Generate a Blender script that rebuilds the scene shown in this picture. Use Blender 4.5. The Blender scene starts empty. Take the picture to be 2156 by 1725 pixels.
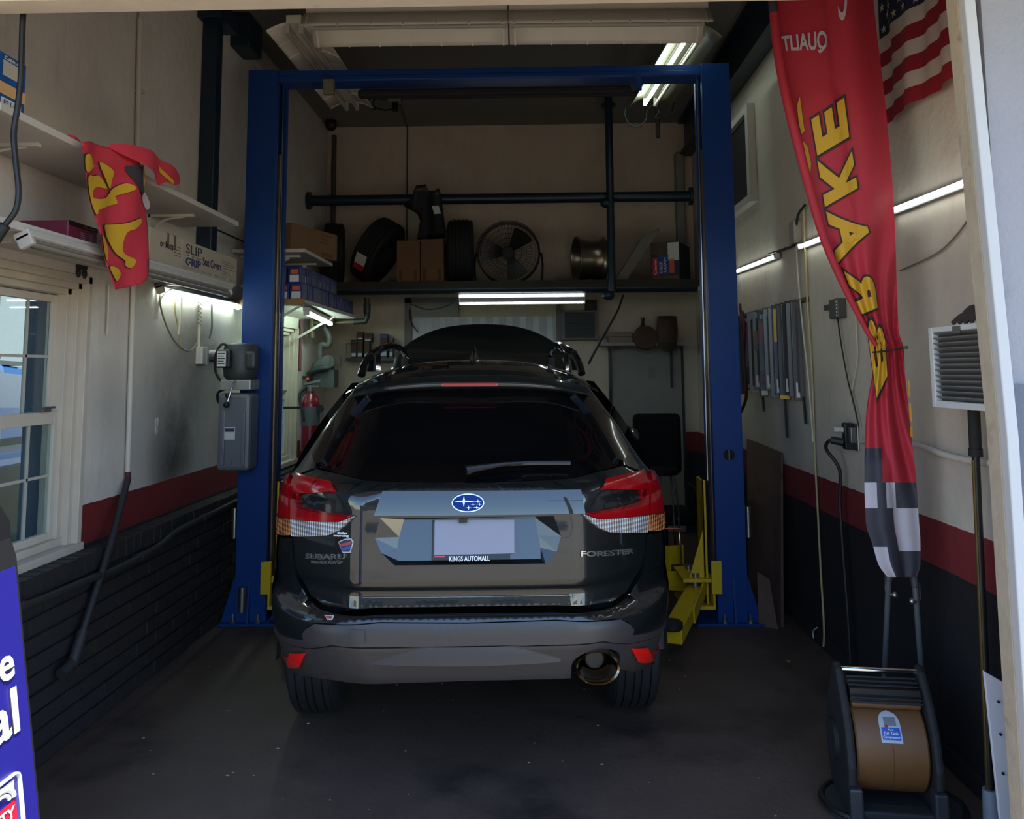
import bpy, bmesh, math, random
from mathutils import Vector as V, Matrix as M
from mathutils.geometry import delaunay_2d_cdt
pi = math.pi
rnd = random.Random(7)
S = bpy.context.scene
COL = S.collection

# ---------------------------------------------------------------- camera, sky, sun, exposure
FPX, PX, PY, CAM_H = 1750.0, 1078.0, 600.0, 1.6
CAM_R = M.Rotation(math.radians(1.37), 3, 'Z') @ M.Rotation(math.radians(95.9), 3, 'X') @ M.Rotation(math.radians(-.4), 3, 'Z')
cam_data = bpy.data.cameras.new('camera')
cam = bpy.data.objects.new('camera', cam_data)
COL.objects.link(cam)
cam_data.sensor_fit = 'HORIZONTAL'
cam_data.sensor_width = 36
cam_data.lens = 36 * FPX / 2156
cam_data.shift_y = (PY - 862.5) / 2156
cam_data.clip_start = .05
cam.matrix_world = M.Translation((0, 0, CAM_H)) @ CAM_R.to_4x4()
S.camera = cam

SUN_EL, SUN_AZ = math.radians(62), math.radians(150)
world = bpy.data.worlds.new('sky')
S.world = world
world.use_nodes = True
wn = world.node_tree
bg = wn.nodes['Background']
sky = wn.nodes.new('ShaderNodeTexSky')
sky.sky_type = 'NISHITA'
sky.sun_disc = False
sky.sun_elevation = SUN_EL
sky.sun_rotation = SUN_AZ
sky.air_density = 1.0
sky.dust_density = .1
sky.ozone_density = 3.0
wn.links.new(sky.outputs[0], bg.inputs[0])
bg.inputs[1].default_value = .34
sun_d = bpy.data.lights.new('sun', 'SUN')
sun_d.energy = 5.6
sun_d.angle = math.radians(.6)
sun_d.color = (1, .95, .86)
sun = bpy.data.objects.new('sun', sun_d)
COL.objects.link(sun)
_sd = V((math.sin(SUN_AZ) * math.cos(SUN_EL), math.cos(SUN_AZ) * math.cos(SUN_EL), math.sin(SUN_EL)))
sun.rotation_euler = _sd.to_track_quat('Z', 'Y').to_euler()
S.view_settings.view_transform = 'Standard'
S.view_settings.look = 'None'
S.view_settings.exposure = 0.8
S.view_settings.gamma = 1
S.view_settings.use_curve_mapping = False

# ---------------------------------------------------------------- turning a pixel of the photograph into a measured point
def ray(x, y): return CAM_R @ V(((x - PX) / FPX, -(y - PY) / FPX, -1))
CAMP = V((0, 0, CAM_H))
def A(x, y, D): d = ray(x, y); return CAMP + d * (D / d.y)
def W(x, y, X): d = ray(x, y); return CAMP + d * (X / d.x)
def F(x, y, Z): d = ray(x, y); return CAMP + d * ((Z - CAM_H) / d.z)

# ---------------------------------------------------------------- materials
def lin(c):
    f = lambda v: v / 12.92 if v <= .04045 else ((v + .055) / 1.055) ** 2.4
    return tuple(f(v / 255) for v in c)
def nd(nt, t, **k):
    n = nt.nodes.new(t)
    for a, b in k.items(): setattr(n, a, b)
    return n
MATS = {}
def mat(name, col, rough=.5, metal=0, var=.12, scale=6, bump=0, bscale=80, spec=.5, coat=0, coat_ior=1.5, emit=0, transl=0, var2=None, v2scale=2, v2thr=.5):
    if name in MATS: return MATS[name]
    m = bpy.data.materials.new(name); m.use_nodes = True
    nt = m.node_tree; b = nt.nodes['Principled BSDF']; L = nt.links.new
    c = lin(col)
    b.inputs['Roughness'].default_value = rough
    b.inputs['Metallic'].default_value = metal
    b.inputs['Specular IOR Level'].default_value = spec
    b.inputs['Coat Weight'].default_value = coat
    b.inputs['Coat Roughness'].default_value = .02
    b.inputs['Coat IOR'].default_value = coat_ior
    tc = nd(nt, 'ShaderNodeTexCoord')
    nz = nd(nt, 'ShaderNodeTexNoise'); nz.inputs['Scale'].default_value = scale; nz.inputs['Detail'].default_value = 6
    L(tc.outputs['Object'], nz.inputs['Vector'])
    mx = nd(nt, 'ShaderNodeMix', data_type='RGBA')
    L(nz.outputs[0], mx.inputs[0])
    mx.inputs[6].default_value = (*[v * (1 - var) for v in c], 1)
    mx.inputs[7].default_value = (*[min(1, v * (1 + var)) for v in c], 1)
    out = mx.outputs[2]
    if var2:
        n2 = nd(nt, 'ShaderNodeTexNoise'); n2.inputs['Scale'].default_value = v2scale; n2.inputs['Detail'].default_value = 8
        n2.inputs['Roughness'].default_value = .65
        L(tc.outputs['Object'], n2.inputs['Vector'])
        r = nd(nt, 'ShaderNodeMapRange'); r.inputs[1].default_value = v2thr; r.inputs[2].default_value = v2thr + .18
        L(n2.outputs[0], r.inputs[0])
        m2 = nd(nt, 'ShaderNodeMix', data_type='RGBA')
        L(r.outputs[0], m2.inputs[0]); L(out, m2.inputs[6]); m2.inputs[7].default_value = (*lin(var2), 1)
        out = m2.outputs[2]
    L(out, b.inputs['Base Color'])
    if bump:
        nb = nd(nt, 'ShaderNodeTexNoise'); nb.inputs['Scale'].default_value = bscale; nb.inputs['Detail'].default_value = 5
        L(tc.outputs['Object'], nb.inputs['Vector'])
        bp = nd(nt, 'ShaderNodeBump'); bp.inputs['Strength'].default_value = bump; bp.inputs['Distance'].default_value = .01
        L(nb.outputs[0], bp.inputs['Height']); L(bp.outputs[0], b.inputs['Normal'])
    if emit:
        b.inputs['Emission Color'].default_value = (*c, 1); b.inputs['Emission Strength'].default_value = emit
    if transl:
        t = nd(nt, 'ShaderNodeBsdfTranslucent'); L(out, t.inputs[0])
        ms = nd(nt, 'ShaderNodeMixShader'); ms.inputs[0].default_value = transl
        L(b.outputs[0], ms.inputs[1]); L(t.outputs[0], ms.inputs[2]); L(ms.outputs[0], nt.nodes['Material Output'].inputs[0])
    MATS[name] = m
    return m

def wall_paint(name, white, stains, low=(26, 26, 30), z_red=.985, z_low=.79, red=(112, 30, 32), bump=.25):
    m = bpy.data.materials.new(name); m.use_nodes = True
    nt = m.node_tree; b = nt.nodes['Principled BSDF']; L = nt.links.new
    g = nd(nt, 'ShaderNodeNewGeometry'); sp = nd(nt, 'ShaderNodeSeparateXYZ'); L(g.outputs['Position'], sp.inputs[0])
    nz = nd(nt, 'ShaderNodeTexNoise'); nz.inputs['Scale'].default_value = 2.2; nz.inputs['Detail'].default_value = 9; nz.inputs['Roughness'].default_value = .7
    L(g.outputs['Position'], nz.inputs['Vector'])
    mw = nd(nt, 'ShaderNodeMix', data_type='RGBA'); w = lin(white)
    mw.inputs[6].default_value = (*[v * .72 for v in w], 1); mw.inputs[7].default_value = (*[min(1, v * 1.22) for v in w], 1)
    L(nz.outputs[0], mw.inputs[0]); out = mw.outputs[2]
    # fine streaks of dirt
    mp = nd(nt, 'ShaderNodeMapping'); mp.inputs['Scale'].default_value = (14, 14, 2.5); L(g.outputs['Position'], mp.inputs[0])
    ns = nd(nt, 'ShaderNodeTexNoise'); ns.inputs['Scale'].default_value = 1; ns.inputs['Detail'].default_value = 6; L(mp.outputs[0], ns.inputs['Vector'])
    r = nd(nt, 'ShaderNodeMapRange'); r.inputs[1].default_value = .56; r.inputs[2].default_value = .8; r.inputs[4].default_value = .15; L(ns.outputs[0], r.inputs[0])
    ms = nd(nt, 'ShaderNodeMix', data_type='RGBA'); L(r.outputs[0], ms.inputs[0]); L(out, ms.inputs[6]); ms.inputs[7].default_value = (*lin((95, 88, 80)), 1)
    out = ms.outputs[2]
    # soot stains: round blotches on the plaster, broken up by noise
    for (px, py, pz, rad, amt) in stains:
        d = nd(nt, 'ShaderNodeVectorMath', operation='DISTANCE'); L(g.outputs['Position'], d.inputs[0]); d.inputs[1].default_value = (px, py, pz)
        rr = nd(nt, 'ShaderNodeMapRange'); rr.inputs[1].default_value = rad; rr.inputs[2].default_value = rad * .15; rr.inputs[3].default_value = 0; rr.inputs[4].default_value = amt
        L(d.outputs['Value'], rr.inputs[0])
        mu = nd(nt, 'ShaderNodeMath', operation='MULTIPLY'); L(rr.outputs[0], mu.inputs[0]); L(nz.outputs[0], mu.inputs[1])
        mm = nd(nt, 'ShaderNodeMix', data_type='RGBA'); L(mu.outputs[0], mm.inputs[0]); L(out, mm.inputs[6]); mm.inputs[7].default_value = (*lin((48, 44, 40)), 1)
        out = mm.outputs[2]
    def above(z):
        n = nd(nt, 'ShaderNodeMath', operation='MULTIPLY_ADD'); L(ns.outputs[0], n.inputs[0]); n.inputs[1].default_value = .012; L(sp.outputs[2], n.inputs[2])
        k = nd(nt, 'ShaderNodeMath', operation='GREATER_THAN'); L(n.outputs[0], k.inputs[0]); k.inputs[1].default_value = z + .006
        return k.outputs[0]
    a = nd(nt, 'ShaderNodeMix', data_type='RGBA'); L(above(z_red), a.inputs[0]); a.inputs[6].default_value = (*lin(red), 1); L(out, a.inputs[7])
    c = nd(nt, 'ShaderNodeMix', data_type='RGBA'); L(above(z_low), c.inputs[0]); c.inputs[6].default_value = (*lin(low), 1); L(a.outputs[2], c.inputs[7])
    L(c.outputs[2], b.inputs['Base Color']); b.inputs['Roughness'].default_value = .75
    nb = nd(nt, 'ShaderNodeTexNoise'); nb.inputs['Scale'].default_value = 18; nb.inputs['Detail'].default_value = 8; L(g.outputs['Position'], nb.inputs['Vector'])
    bp = nd(nt, 'ShaderNodeBump'); bp.inputs['Strength'].default_value = bump; bp.inputs['Distance'].default_value = .02
    L(nb.outputs[0], bp.inputs['Height']); L(bp.outputs[0], b.inputs['Normal'])
    return m

# ---------------------------------------------------------------- objects
MW = {}
def top(o): return o
def tag(o, label=None, cat=None, group=None, kind=None):
    if label: o['label'] = label
    if cat: o['category'] = cat
    if group: o['group'] = group
    if kind: o['kind'] = kind
    return o
def thing(name, label, cat, loc=(0, 0, 0), rz=0, group=None):
    o = bpy.data.objects.new(name, None); COL.objects.link(o)
    o.empty_display_size = .05
    mw = M.Translation(loc) @ M.Rotation(rz, 4, 'Z')
    o.matrix_world = mw; MW[o.name] = mw
    return tag(o, label, cat, group)
def copy_tree(o, parent=None):
    c = o.copy(); COL.objects.link(c)
    if parent: c.parent = parent
    for ch in list(o.children): copy_tree(ch, c)
    return c
def put(name, me, m, parent=None, smooth=False, bevel=0, mw=None):
    o = bpy.data.objects.new(name, me); COL.objects.link(o)
    for q in (m if isinstance(m, (list, tuple)) else [m]): me.materials.append(q)
    if parent:
        base = MW[parent.name]; me.transform((base.inverted()) @ (mw or M()))
        o.parent = parent; MW[o.name] = base.copy()
    else:
        if mw: me.transform(mw)
        vs = [v.co for v in me.vertices]
        lo = V((min(v.x for v in vs), min(v.y for v in vs), min(v.z for v in vs))); hi = V((max(v.x for v in vs), max(v.y for v in vs), max(v.z for v in vs)))
        c = V(((lo.x + hi.x) / 2, (lo.y + hi.y) / 2, lo.z))
        me.transform(M.Translation(-c)); o.location = c; MW[o.name] = M.Translation(c)
    if smooth:
        me.shade_smooth()
        me.set_sharp_from_angle(angle=math.radians(38 if smooth is True else smooth))
    if bevel:
        b = o.modifiers.new('bevel', 'BEVEL'); b.width = bevel; b.segments = 2; b.limit_method = 'ANGLE'; b.harden_normals = False
    return o
class MB:
    def __init__(s, mw=None): s.v = []; s.f = []; s.mi = []; s.mw = mw
    def add(s, vs, fs, mi=0):
        n = len(s.v); s.v += [tuple(v) for v in vs]
        for f in fs: s.f.append(tuple(i + n for i in f)); s.mi.append(mi)
        return s
    def box(s, x0, x1, y0, y1, z0, z1, mi=0):
        return s.add([(x, y, z) for z in (z0, z1) for y in (y0, y1) for x in (x0, x1)], [(0, 2, 3, 1), (4, 5, 7, 6), (0, 1, 5, 4), (2, 6, 7, 3), (0, 4, 6, 2), (1, 3, 7, 5)], mi)
    def obox(s, c, ax, ay, az, mi=0):
        c, ax, ay, az = V(c), V(ax), V(ay), V(az)
        return s.add([c + ax * a + ay * b + az * d for d in (-.5, .5) for b in (-.5, .5) for a in (-.5, .5)], [(0, 2, 3, 1), (4, 5, 7, 6), (0, 1, 5, 4), (2, 6, 7, 3), (0, 4, 6, 2), (1, 3, 7, 5)], mi)
    def bar(s, p0, p1, w, h, up=(0, 0, 1), mi=0):
        p0, p1 = V(p0), V(p1); d = p1 - p0; u = V(up); sd = d.cross(u).normalized(); u = sd.cross(d).normalized()
        return s.obox((p0 + p1) / 2, sd * w, d, u * h, mi)
    def tube(s, pts, r, n=8, mi=0, caps=True, close=False):
        pts = [V(p) for p in pts]; rs = r if isinstance(r, (list, tuple)) else [r] * len(pts)
        vs = []; N = len(pts); ref = None
        for i, p in enumerate(pts):
            a = pts[(i - 1) % N] if (i > 0 or close) else p; b = pts[(i + 1) % N] if (i < N - 1 or close) else p
            t = (b - a).normalized() if (b - a).length > 1e-9 else V((0, 0, 1))
            if ref is None: ref = t.orthogonal().normalized()
            ref = (ref - t * ref.dot(t))
            ref = ref.normalized() if ref.length > 1e-6 else t.orthogonal().normalized()
            bi = t.cross(ref)
            for k in range(n):
                q = 2 * pi * k / n; vs.append(p + (ref * math.cos(q) + bi * math.sin(q)) * rs[i])
        fs = []
        for i in range(N if close else N - 1):
            j = (i + 1) % N
            for k in range(n): fs.append((i * n + k, i * n + (k + 1) % n, j * n + (k + 1) % n, j * n + k))
        if caps and not close: fs += [tuple(range(n - 1, -1, -1)), tuple((N - 1) * n + k for k in range(n))]
        return s.add(vs, fs, mi)
    def cyl(s, p0, p1, r, r1=None, n=16, mi=0): return s.tube([p0, p1], [r, r if r1 is None else r1], n, mi)
    def lathe(s, prof, o, axis=(0, 0, 1), n=24, mi=0, closed=False):
        o = V(o); t = V(axis).normalized(); a = t.orthogonal().normalized(); b = t.cross(a); vs = []; P = len(prof)
        for r, h in prof:
            for k in range(n):
                q = 2 * pi * k / n; vs.append(o + t * h + (a * math.cos(q) + b * math.sin(q)) * r)
        fs = []
        for i in range(P if closed else P - 1):
            j = (i + 1) % P
            for k in range(n): fs.append((i * n + k, i * n + (k + 1) % n, j * n + (k + 1) % n, j * n + k))
        if not closed:
            if prof[0][0] > 1e-6: fs.append(tuple(range(n - 1, -1, -1)))
            if prof[-1][0] > 1e-6: fs.append(tuple((P - 1) * n + k for k in range(n)))
        return s.add(vs, fs, mi)
    def prism(s, pts, d, mi=0):
        pts = [V(p) for p in pts]; d = V(d); n = len(pts)
        return s.add(pts + [p + d for p in pts], [tuple(range(n - 1, -1, -1)), tuple(range(n, 2 * n))] + [(i, (i + 1) % n, n + (i + 1) % n, n + i) for i in range(n)], mi)
    def grid(s, fn, nu, nv, mi=0):
        vs = [fn(i / nu, j / nv) for j in range(nv + 1) for i in range(nu + 1)]
        return s.add(vs, [(j * (nu + 1) + i, j * (nu + 1) + i + 1, (j + 1) * (nu + 1) + i + 1, (j + 1) * (nu + 1) + i) for j in range(nv) for i in range(nu)], mi)
    def sphere(s, c, r, n=12, m=8, mi=0):
        rr = r if isinstance(r, (tuple, list)) else (r, r, r)
        c = V(c); prof = [(math.sin(pi * k / m), -math.cos(pi * k / m)) for k in range(m + 1)]
        vs = [c + V((rr[0] * a * math.cos(2 * pi * k / n), rr[1] * a * math.sin(2 * pi * k / n), rr[2] * h)) for a, h in prof for k in range(n)]
        return s.add(vs, [(i * n + k, i * n + (k + 1) % n, (i + 1) * n + (k + 1) % n, (i + 1) * n + k) for i in range(m) for k in range(n)], mi)
    def mesh(s, name='mesh', fix=True):
        me = bpy.data.meshes.new(name); me.from_pydata(s.v, [], s.f)
        for p, k in zip(me.polygons, s.mi): p.material_index = k
        if fix:
            bm = bmesh.new(); bm.from_mesh(me); bmesh.ops.recalc_face_normals(bm, faces=bm.faces); bm.to_mesh(me); bm.free()
        return me
    def build(s, name, m, parent=None, smooth=False, bevel=0, fix=True):
        return put(name, s.mesh(name, fix), m, parent, smooth, bevel, s.mw)

def struct(name, mb, m, bevel=0, smooth=False, parent=None, label=None):
    o = mb.build(name, m, parent, smooth, bevel)
    if not parent: o['kind'] = 'structure'
    if label: o['label'] = label
    return o
def spline(pts, k=6):
    P = [V(p) for p in pts]; out = []
    for i in range(len(P) - 1):
        a, b, c, d = P[max(i - 1, 0)], P[i], P[i + 1], P[min(i + 2, len(P) - 1)]
        for j in range(k):
            t = j / k
            out.append(.5 * ((2 * b) + (c - a) * t + (2 * a - 5 * b + 4 * c - d) * t * t + (3 * b - a - 3 * c + d) * t ** 3))
    return out + [P[-1]]
def txt_mesh(s, bold=0.0, ext=0.0, res=3):
    cu = bpy.data.curves.new('t', 'FONT'); cu.body = s; cu.size = 1; cu.offset = bold; cu.extrude = ext; cu.resolution_u = res
    o = bpy.data.objects.new('t', cu); COL.objects.link(o)
    me = bpy.data.meshes.new_from_object(o.evaluated_get(bpy.context.evaluated_depsgraph_get()))
    bpy.data.objects.remove(o); bpy.data.curves.remove(cu)
    return me
def bbox(me):
    vs = [v.co for v in me.vertices]
    return min(v.x for v in vs), max(v.x for v in vs), min(v.y for v in vs), max(v.y for v in vs)
def text(name, s, m, parent, bl, br, tl, bold=.01, depth=.0012, tr=None):
    """lettering spanning the quad bottom-left, bottom-right, top-left (world points)"""
    bl, br, tl = V(bl), V(br), V(tl); tr = V(tr) if tr is not None else br + tl - bl
    me = txt_mesh(s, bold, .001); x0, x1, y0, y1 = bbox(me)
    n = (br - bl).cross(tl - bl).normalized()
    for v in me.vertices:
        u, w = (v.co.x - x0) / max(x1 - x0, 1e-6), (v.co.y - y0) / max(y1 - y0, 1e-6)
        p = (bl * (1 - u) + br * u) * (1 - w) + (tl * (1 - u) + tr * u) * w
        v.co = p + n * (depth * (1 + (1 if v.co.z > 0 else -1)) * .5)
    return put(name, me, m, parent)
def plate(name, m, parent, bl, br, tl, depth=.0012):
    bl, br, tl = V(bl), V(br), V(tl); n = (br - bl).cross(tl - bl).normalized() * depth
    return MB().prism([bl, br, br + tl - bl, tl], n).build(name, m, parent)
def inside(p, poly):
    x, y = p; c = False; n = len(poly)
    for i in range(n):
        (a, b), (d, e) = poly[i], poly[i - 1]
        if (b > y) != (e > y) and x < (d - a) * (y - b) / (e - b) + a: c = not c
    return c
def densify(poly, st):
    out = []
    for i in range(len(poly)):
        a, b = V(poly[i]), V(poly[(i + 1) % len(poly)]); n = max(1, int(math.ceil((b - a).length / st)))
        out += [tuple(a.lerp(b, k / n)) for k in range(n)]
    return out
def segd(p, a, b):
    ab = b - a; t = max(0, min(1, (p - a).dot(ab) / max(ab.length_squared, 1e-12))); return (p - a - ab * t).length
def cdt(polys, st, sty=None):
    """triangulate a polygon (first) with holes (rest), interior points on a grid; returns 2D verts, faces, boundary loops"""
    sty = sty or st
    vs = []; loops = []
    for po in polys:
        loops.append(list(range(len(vs), len(vs) + len(po)))); vs += [V(p) for p in po]
    ed = [(l[i], l[(i + 1) % len(l)]) for l in loops for i in range(len(l))]
    xs = [v.x for v in vs]; ys = [v.y for v in vs]; B = list(vs); nb = len(vs)
    y = min(ys) + sty * .5
    while y < max(ys):
        x = min(xs) + st * .5
        while x < max(xs):
            if inside((x, y), polys[0]) and not any(inside((x, y), h) for h in polys[1:]):
                if all((V((x, y)) - b).length > min(st, sty) * .45 for b in B): vs.append(V((x, y)))
            x += st
        y += sty
    r = delaunay_2d_cdt(vs, ed, [], 0, 1e-7)
    fs = []
    for f in r[2]:
        c = sum((r[0][i] for i in f), V((0, 0))) / len(f)
        if inside(c, polys[0]) and not any(inside(c, h) for h in polys[1:]): fs.append(tuple(f))
    return r[0], fs, loops
# ---------------------------------------------------------------- shared materials
WHITE = mat('white_paint', (186, 180, 172), .6, var=.1, scale=5, var2=(150, 140, 128), v2scale=3, v2thr=.62)
TRIM = mat('cream_trim', (196, 184, 168), .6, var=.14, scale=9, bump=.2, bscale=30, var2=(140, 124, 106), v2scale=5, v2thr=.62)
BRICK = mat('dark_painted_brick', (36, 33, 34), .72, var=.25, scale=9, bump=.5, bscale=40, var2=(62, 60, 62), v2scale=14, v2thr=.66)
MORTAR = mat('dark_painted_mortar', (20, 19, 21), .85, var=.3, bump=.5)
BLACK = mat('black_plastic', (20, 20, 21), .45)
RUBBER = mat('black_rubber', (24, 24, 25), .7, bump=.15)
GREY = mat('grey_metal', (120, 120, 120), .4, .7)
STEEL = mat('bare_steel', (170, 168, 162), .3, .95)
CHROME = mat('chrome', (215, 215, 215), .08, 1)
TEAL = mat('dark_teal_paint', (18, 38, 52), .4, var=.2, bump=.1, bscale=20)
CARD = mat('brown_cardboard', (116, 84, 56), .8, var=.12, scale=4, bump=.1)
CORD_BLACK = mat('black_cord', (22, 22, 24), .55)
CORD_WHITE = mat('off_white_cord', (196, 190, 172), .55)
CORD_CREAM = mat('cream_cord', (176, 160, 112), .55)
LABEL = mat('white_label', (205, 203, 198), .6, var=.04)
INK = mat('dark_ink', (40, 40, 46), .7, var=.05)
INKBLUE = mat('blue_ink', (52, 58, 92), .7, var=.05)
INKWHITE = mat('white_ink', (228, 228, 226), .5, var=.02)
REDP = mat('red_print', (170, 30, 34), .5)
TUBE_ON = mat('lit_tube', (218, 240, 230), .4, emit=10)
TUBE_CN = mat('lit_tube_cool', (206, 240, 224), .4, emit=26)
TUBE_RT = mat('lit_tube_dimmer', (226, 236, 232), .4, emit=4.5)
LED_ON = mat('lit_led', (240, 244, 250), .4, emit=11)
TUBE_OFF = mat('unlit_tube', (176, 168, 156), .35)
REFL = mat('white_reflector', (226, 216, 200), .38, var=.08)
def glass_mat(name, tint=(235, 245, 242), fac=.09):
    m = bpy.data.materials.new(name); m.use_nodes = True; nt = m.node_tree
    t = nd(nt, 'ShaderNodeBsdfTransparent'); t.inputs[0].default_value = (*lin(tint), 1)
    g = nd(nt, 'ShaderNodeBsdfGlossy'); g.inputs['Roughness'].default_value = .01
    x = nd(nt, 'ShaderNodeMixShader'); x.inputs[0].default_value = fac; nt.links.new(t.outputs[0], x.inputs[1]); nt.links.new(g.outputs[0], x.inputs[2])
    nt.links.new(x.outputs[0], nt.nodes['Material Output'].inputs[0]); return m
GLASS = glass_mat('window_glass', fac=.07)

# ---------------------------------------------------------------- the setting
XL, XR, YB, YF, ZC, XBR = -2.12, 1.66, 8.45, 2.5, 4.15, -2.03
floor_m = mat('stained_concrete', (86, 70, 60), .62, var=.3, scale=3, bump=.25, bscale=30, spec=.35, var2=(50, 42, 39), v2scale=1.6, v2thr=.52)
struct('floor', MB().box(-2.6, 2.1, YF, YB + .2, -.12, 0), floor_m)
ground_m = mat('pale_concrete_apron', (152, 138, 116), .85, var=.15, scale=1.2, bump=.3, bscale=40, var2=(112, 102, 90), v2scale=.5, v2thr=.55)
struct('ground', MB().box(-40, 40, -45, YF, -.12, -.004).box(-40, -2.6, YF, 40, -.12, -.004).box(2.1, 40, YF, 40, -.12, -.004), ground_m)
struct('ceiling', MB().box(-2.6, 2.1, YF + .08, YB + .2, ZC, ZC + .12), mat('grey_ceiling', (122, 118, 112), .9, var=.12, scale=2, bump=.2, bscale=12))
wl = wall_paint('left_wall_paint', (214, 204, 193), [(-2.12, 5.0, 1.35, .75, 1.3), (-2.12, 5.3, 1.75, .5, 1.1), (-2.12, 4.9, 1.1, .35, 1.6), (-2.12, 4.15, 1.45, .3, .5)], low=(28, 28, 32), z_low=.8)
W1 = (2.9, 3.93, .785, 2.06)      # window 1: y0, y1, z0, z1
W2 = (6.35, 7.5, .80, 2.02)
WLm = MB(); WLo = MB()
for (a, b, c, d) in [(YF + .08, W1[0], 0, ZC), (W1[1], W2[0], 0, ZC), (W2[1], YB, 0, ZC), (W1[0], W1[1], 0, W1[2]), (W1[0], W1[1], W1[3], ZC), (W2[0], W2[1], 0, W2[2]), (W2[0], W2[1], W2[3], ZC)]:
    WLm.box(XL - .13, XL, a, b, c, d); WLo.box(XL - .30, XL - .13, a, b, c, d)
wall_left = struct('wall_left', WLm, wl)
WLo.build('outer_stucco', mat('outside_stucco', (120, 124, 136), .9, bump=.3), wall_left)
# painted brick dado: mortar bed, loose-laid bricks, a rowlock course along the top
MB().box(XL, XBR - .012, YF + .08, YB, 0, .783).build('mortar_bed', MORTAR, wall_left)
bm_ = MB().box(-.045, .0, -.101, .101, 0, .066).mesh()
bm_.materials.append(BRICK)
rm_ = MB().box(-.1, .012, -.0325, .0325, 0, .085).mesh(); rm_.materials.append(BRICK)
def brick(me, x, y, z, tilt=0):
    o = bpy.data.objects.new('brick', me); COL.objects.link(o); o.parent = wall_left
    p = MW[wall_left.name].inverted() @ V((x, y, z)); o.location = p; o.rotation_euler = (tilt, 0, rnd.uniform(-.008, .008))
for c in range(9):
    y = YF + .27 + (.105 if c % 2 else 0)
    while y < 5.72:
        brick(bm_, XBR + rnd.uniform(-.004, .004), y, .006 + c * .0775, rnd.uniform(-.006, .006)); y += .2115
y = YF + .2
while y < 5.72:
    brick(rm_, XBR + rnd.uniform(-.004, .003), y, .701, rnd.uniform(-.02, .02)); y += .0755
far = MB()
for c in range(9):
    y = 5.83 + (.105 if c % 2 else 0)
    while y < YB - .1:
        far.box(XBR - .03, XBR, y - .1, y + .1, .006 + c * .0775, .072 + c * .0775); y += .2115
far.box(XBR - .06, XBR + .012, 5.77, YB, .70, .785)
tag(far.build('brickwork', BRICK, wall_left), kind='stuff')
wr = wall_paint('right_wall_paint', (198, 186, 170), [(1.66, 6.0, 1.2, .7, .7), (1.66, 3.2, 1.3, .3, .5)], low=(24, 23, 25), z_red=.975, z_low=.785, red=(118, 36, 38))
struct('wall_right', MB().box(XR, XR + .3, YF + .08, YB, 0, ZC), wr)
wb = wall_paint('back_wall_paint', (196, 178, 158), [], z_red=.98, z_low=.79)
struct('wall_back', MB().box(-2.4, 1.96, YB, YB + .2, 0, ZC), wb)
# front wall around the open bay door, seen from outside
stucco = mat('grey_stucco', (148, 146, 150), .85, var=.1, scale=3, bump=.5, bscale=60, var2=(118, 118, 128), v2scale=4, v2thr=.6)
stucco_low = mat('darker_grey_stucco', (104, 106, 116), .85, var=.1, scale=3, bump=.5, bscale=60)
XO0, XO1, ZH = -1.78, 1.345, 2.775
fw = MB().box(-6, XO0, YF, YF + .08, 0, 5.2).box(XO1 + .05, 7, YF, YF + .08, 1.55, 5.2).box(XO0, XO1 + .03, YF, YF + .08, ZH + .13, 5.2)
front = struct('wall_front', fw, stucco)
MB().box(XO1 + .05, 7, YF - .012, YF + .08, 0, 1.55).build('lower_stucco', stucco_low, front)
JX = [(0, 1.365), (1.4, 1.37), (ZH, 1.328)]
def jamb(a, b, y0, y1): return MB().prism([(x + a, y0, z) for z, x in JX] + [(x + b, y0, z) for z, x in reversed(JX)], (0, y1 - y0, 0))
struct('trim_1', jamb(0, .03, YF + .01, YF + .08), mat('weathered_jamb', (176, 160, 138), .7, var=.2, scale=9, bump=.4, bscale=25, var2=(104, 86, 68), v2scale=6, v2thr=.58), .003)
struct('trim_2', jamb(0, .034, YF - .03, YF + .009), mat('bright_trim', (186, 184, 182), .55, var=.05), .004)
struct('trim_3', MB().box(XO0 - .03, XO0, YF + .01, YF + .08, 0, ZH), TRIM, .003)
struct('trim_4', MB().box(XO0 - .03, XO1 + .03, YF - .02, YF + .08, ZH, ZH + .13), TRIM, .004)
struct('canopy', MB().box(-3.2, 3.2, 1.35, YF, 3.02, 3.14), mat('canopy_metal', (150, 150, 150), .6), .01)
# baseboard line along the right wall
struct('baseboard_right', MB().box(XR - .012, XR, YF + .2, 7.9, 0, .085), mat('dark_base', (26, 25, 27), .8, var=.3), .003)

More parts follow.
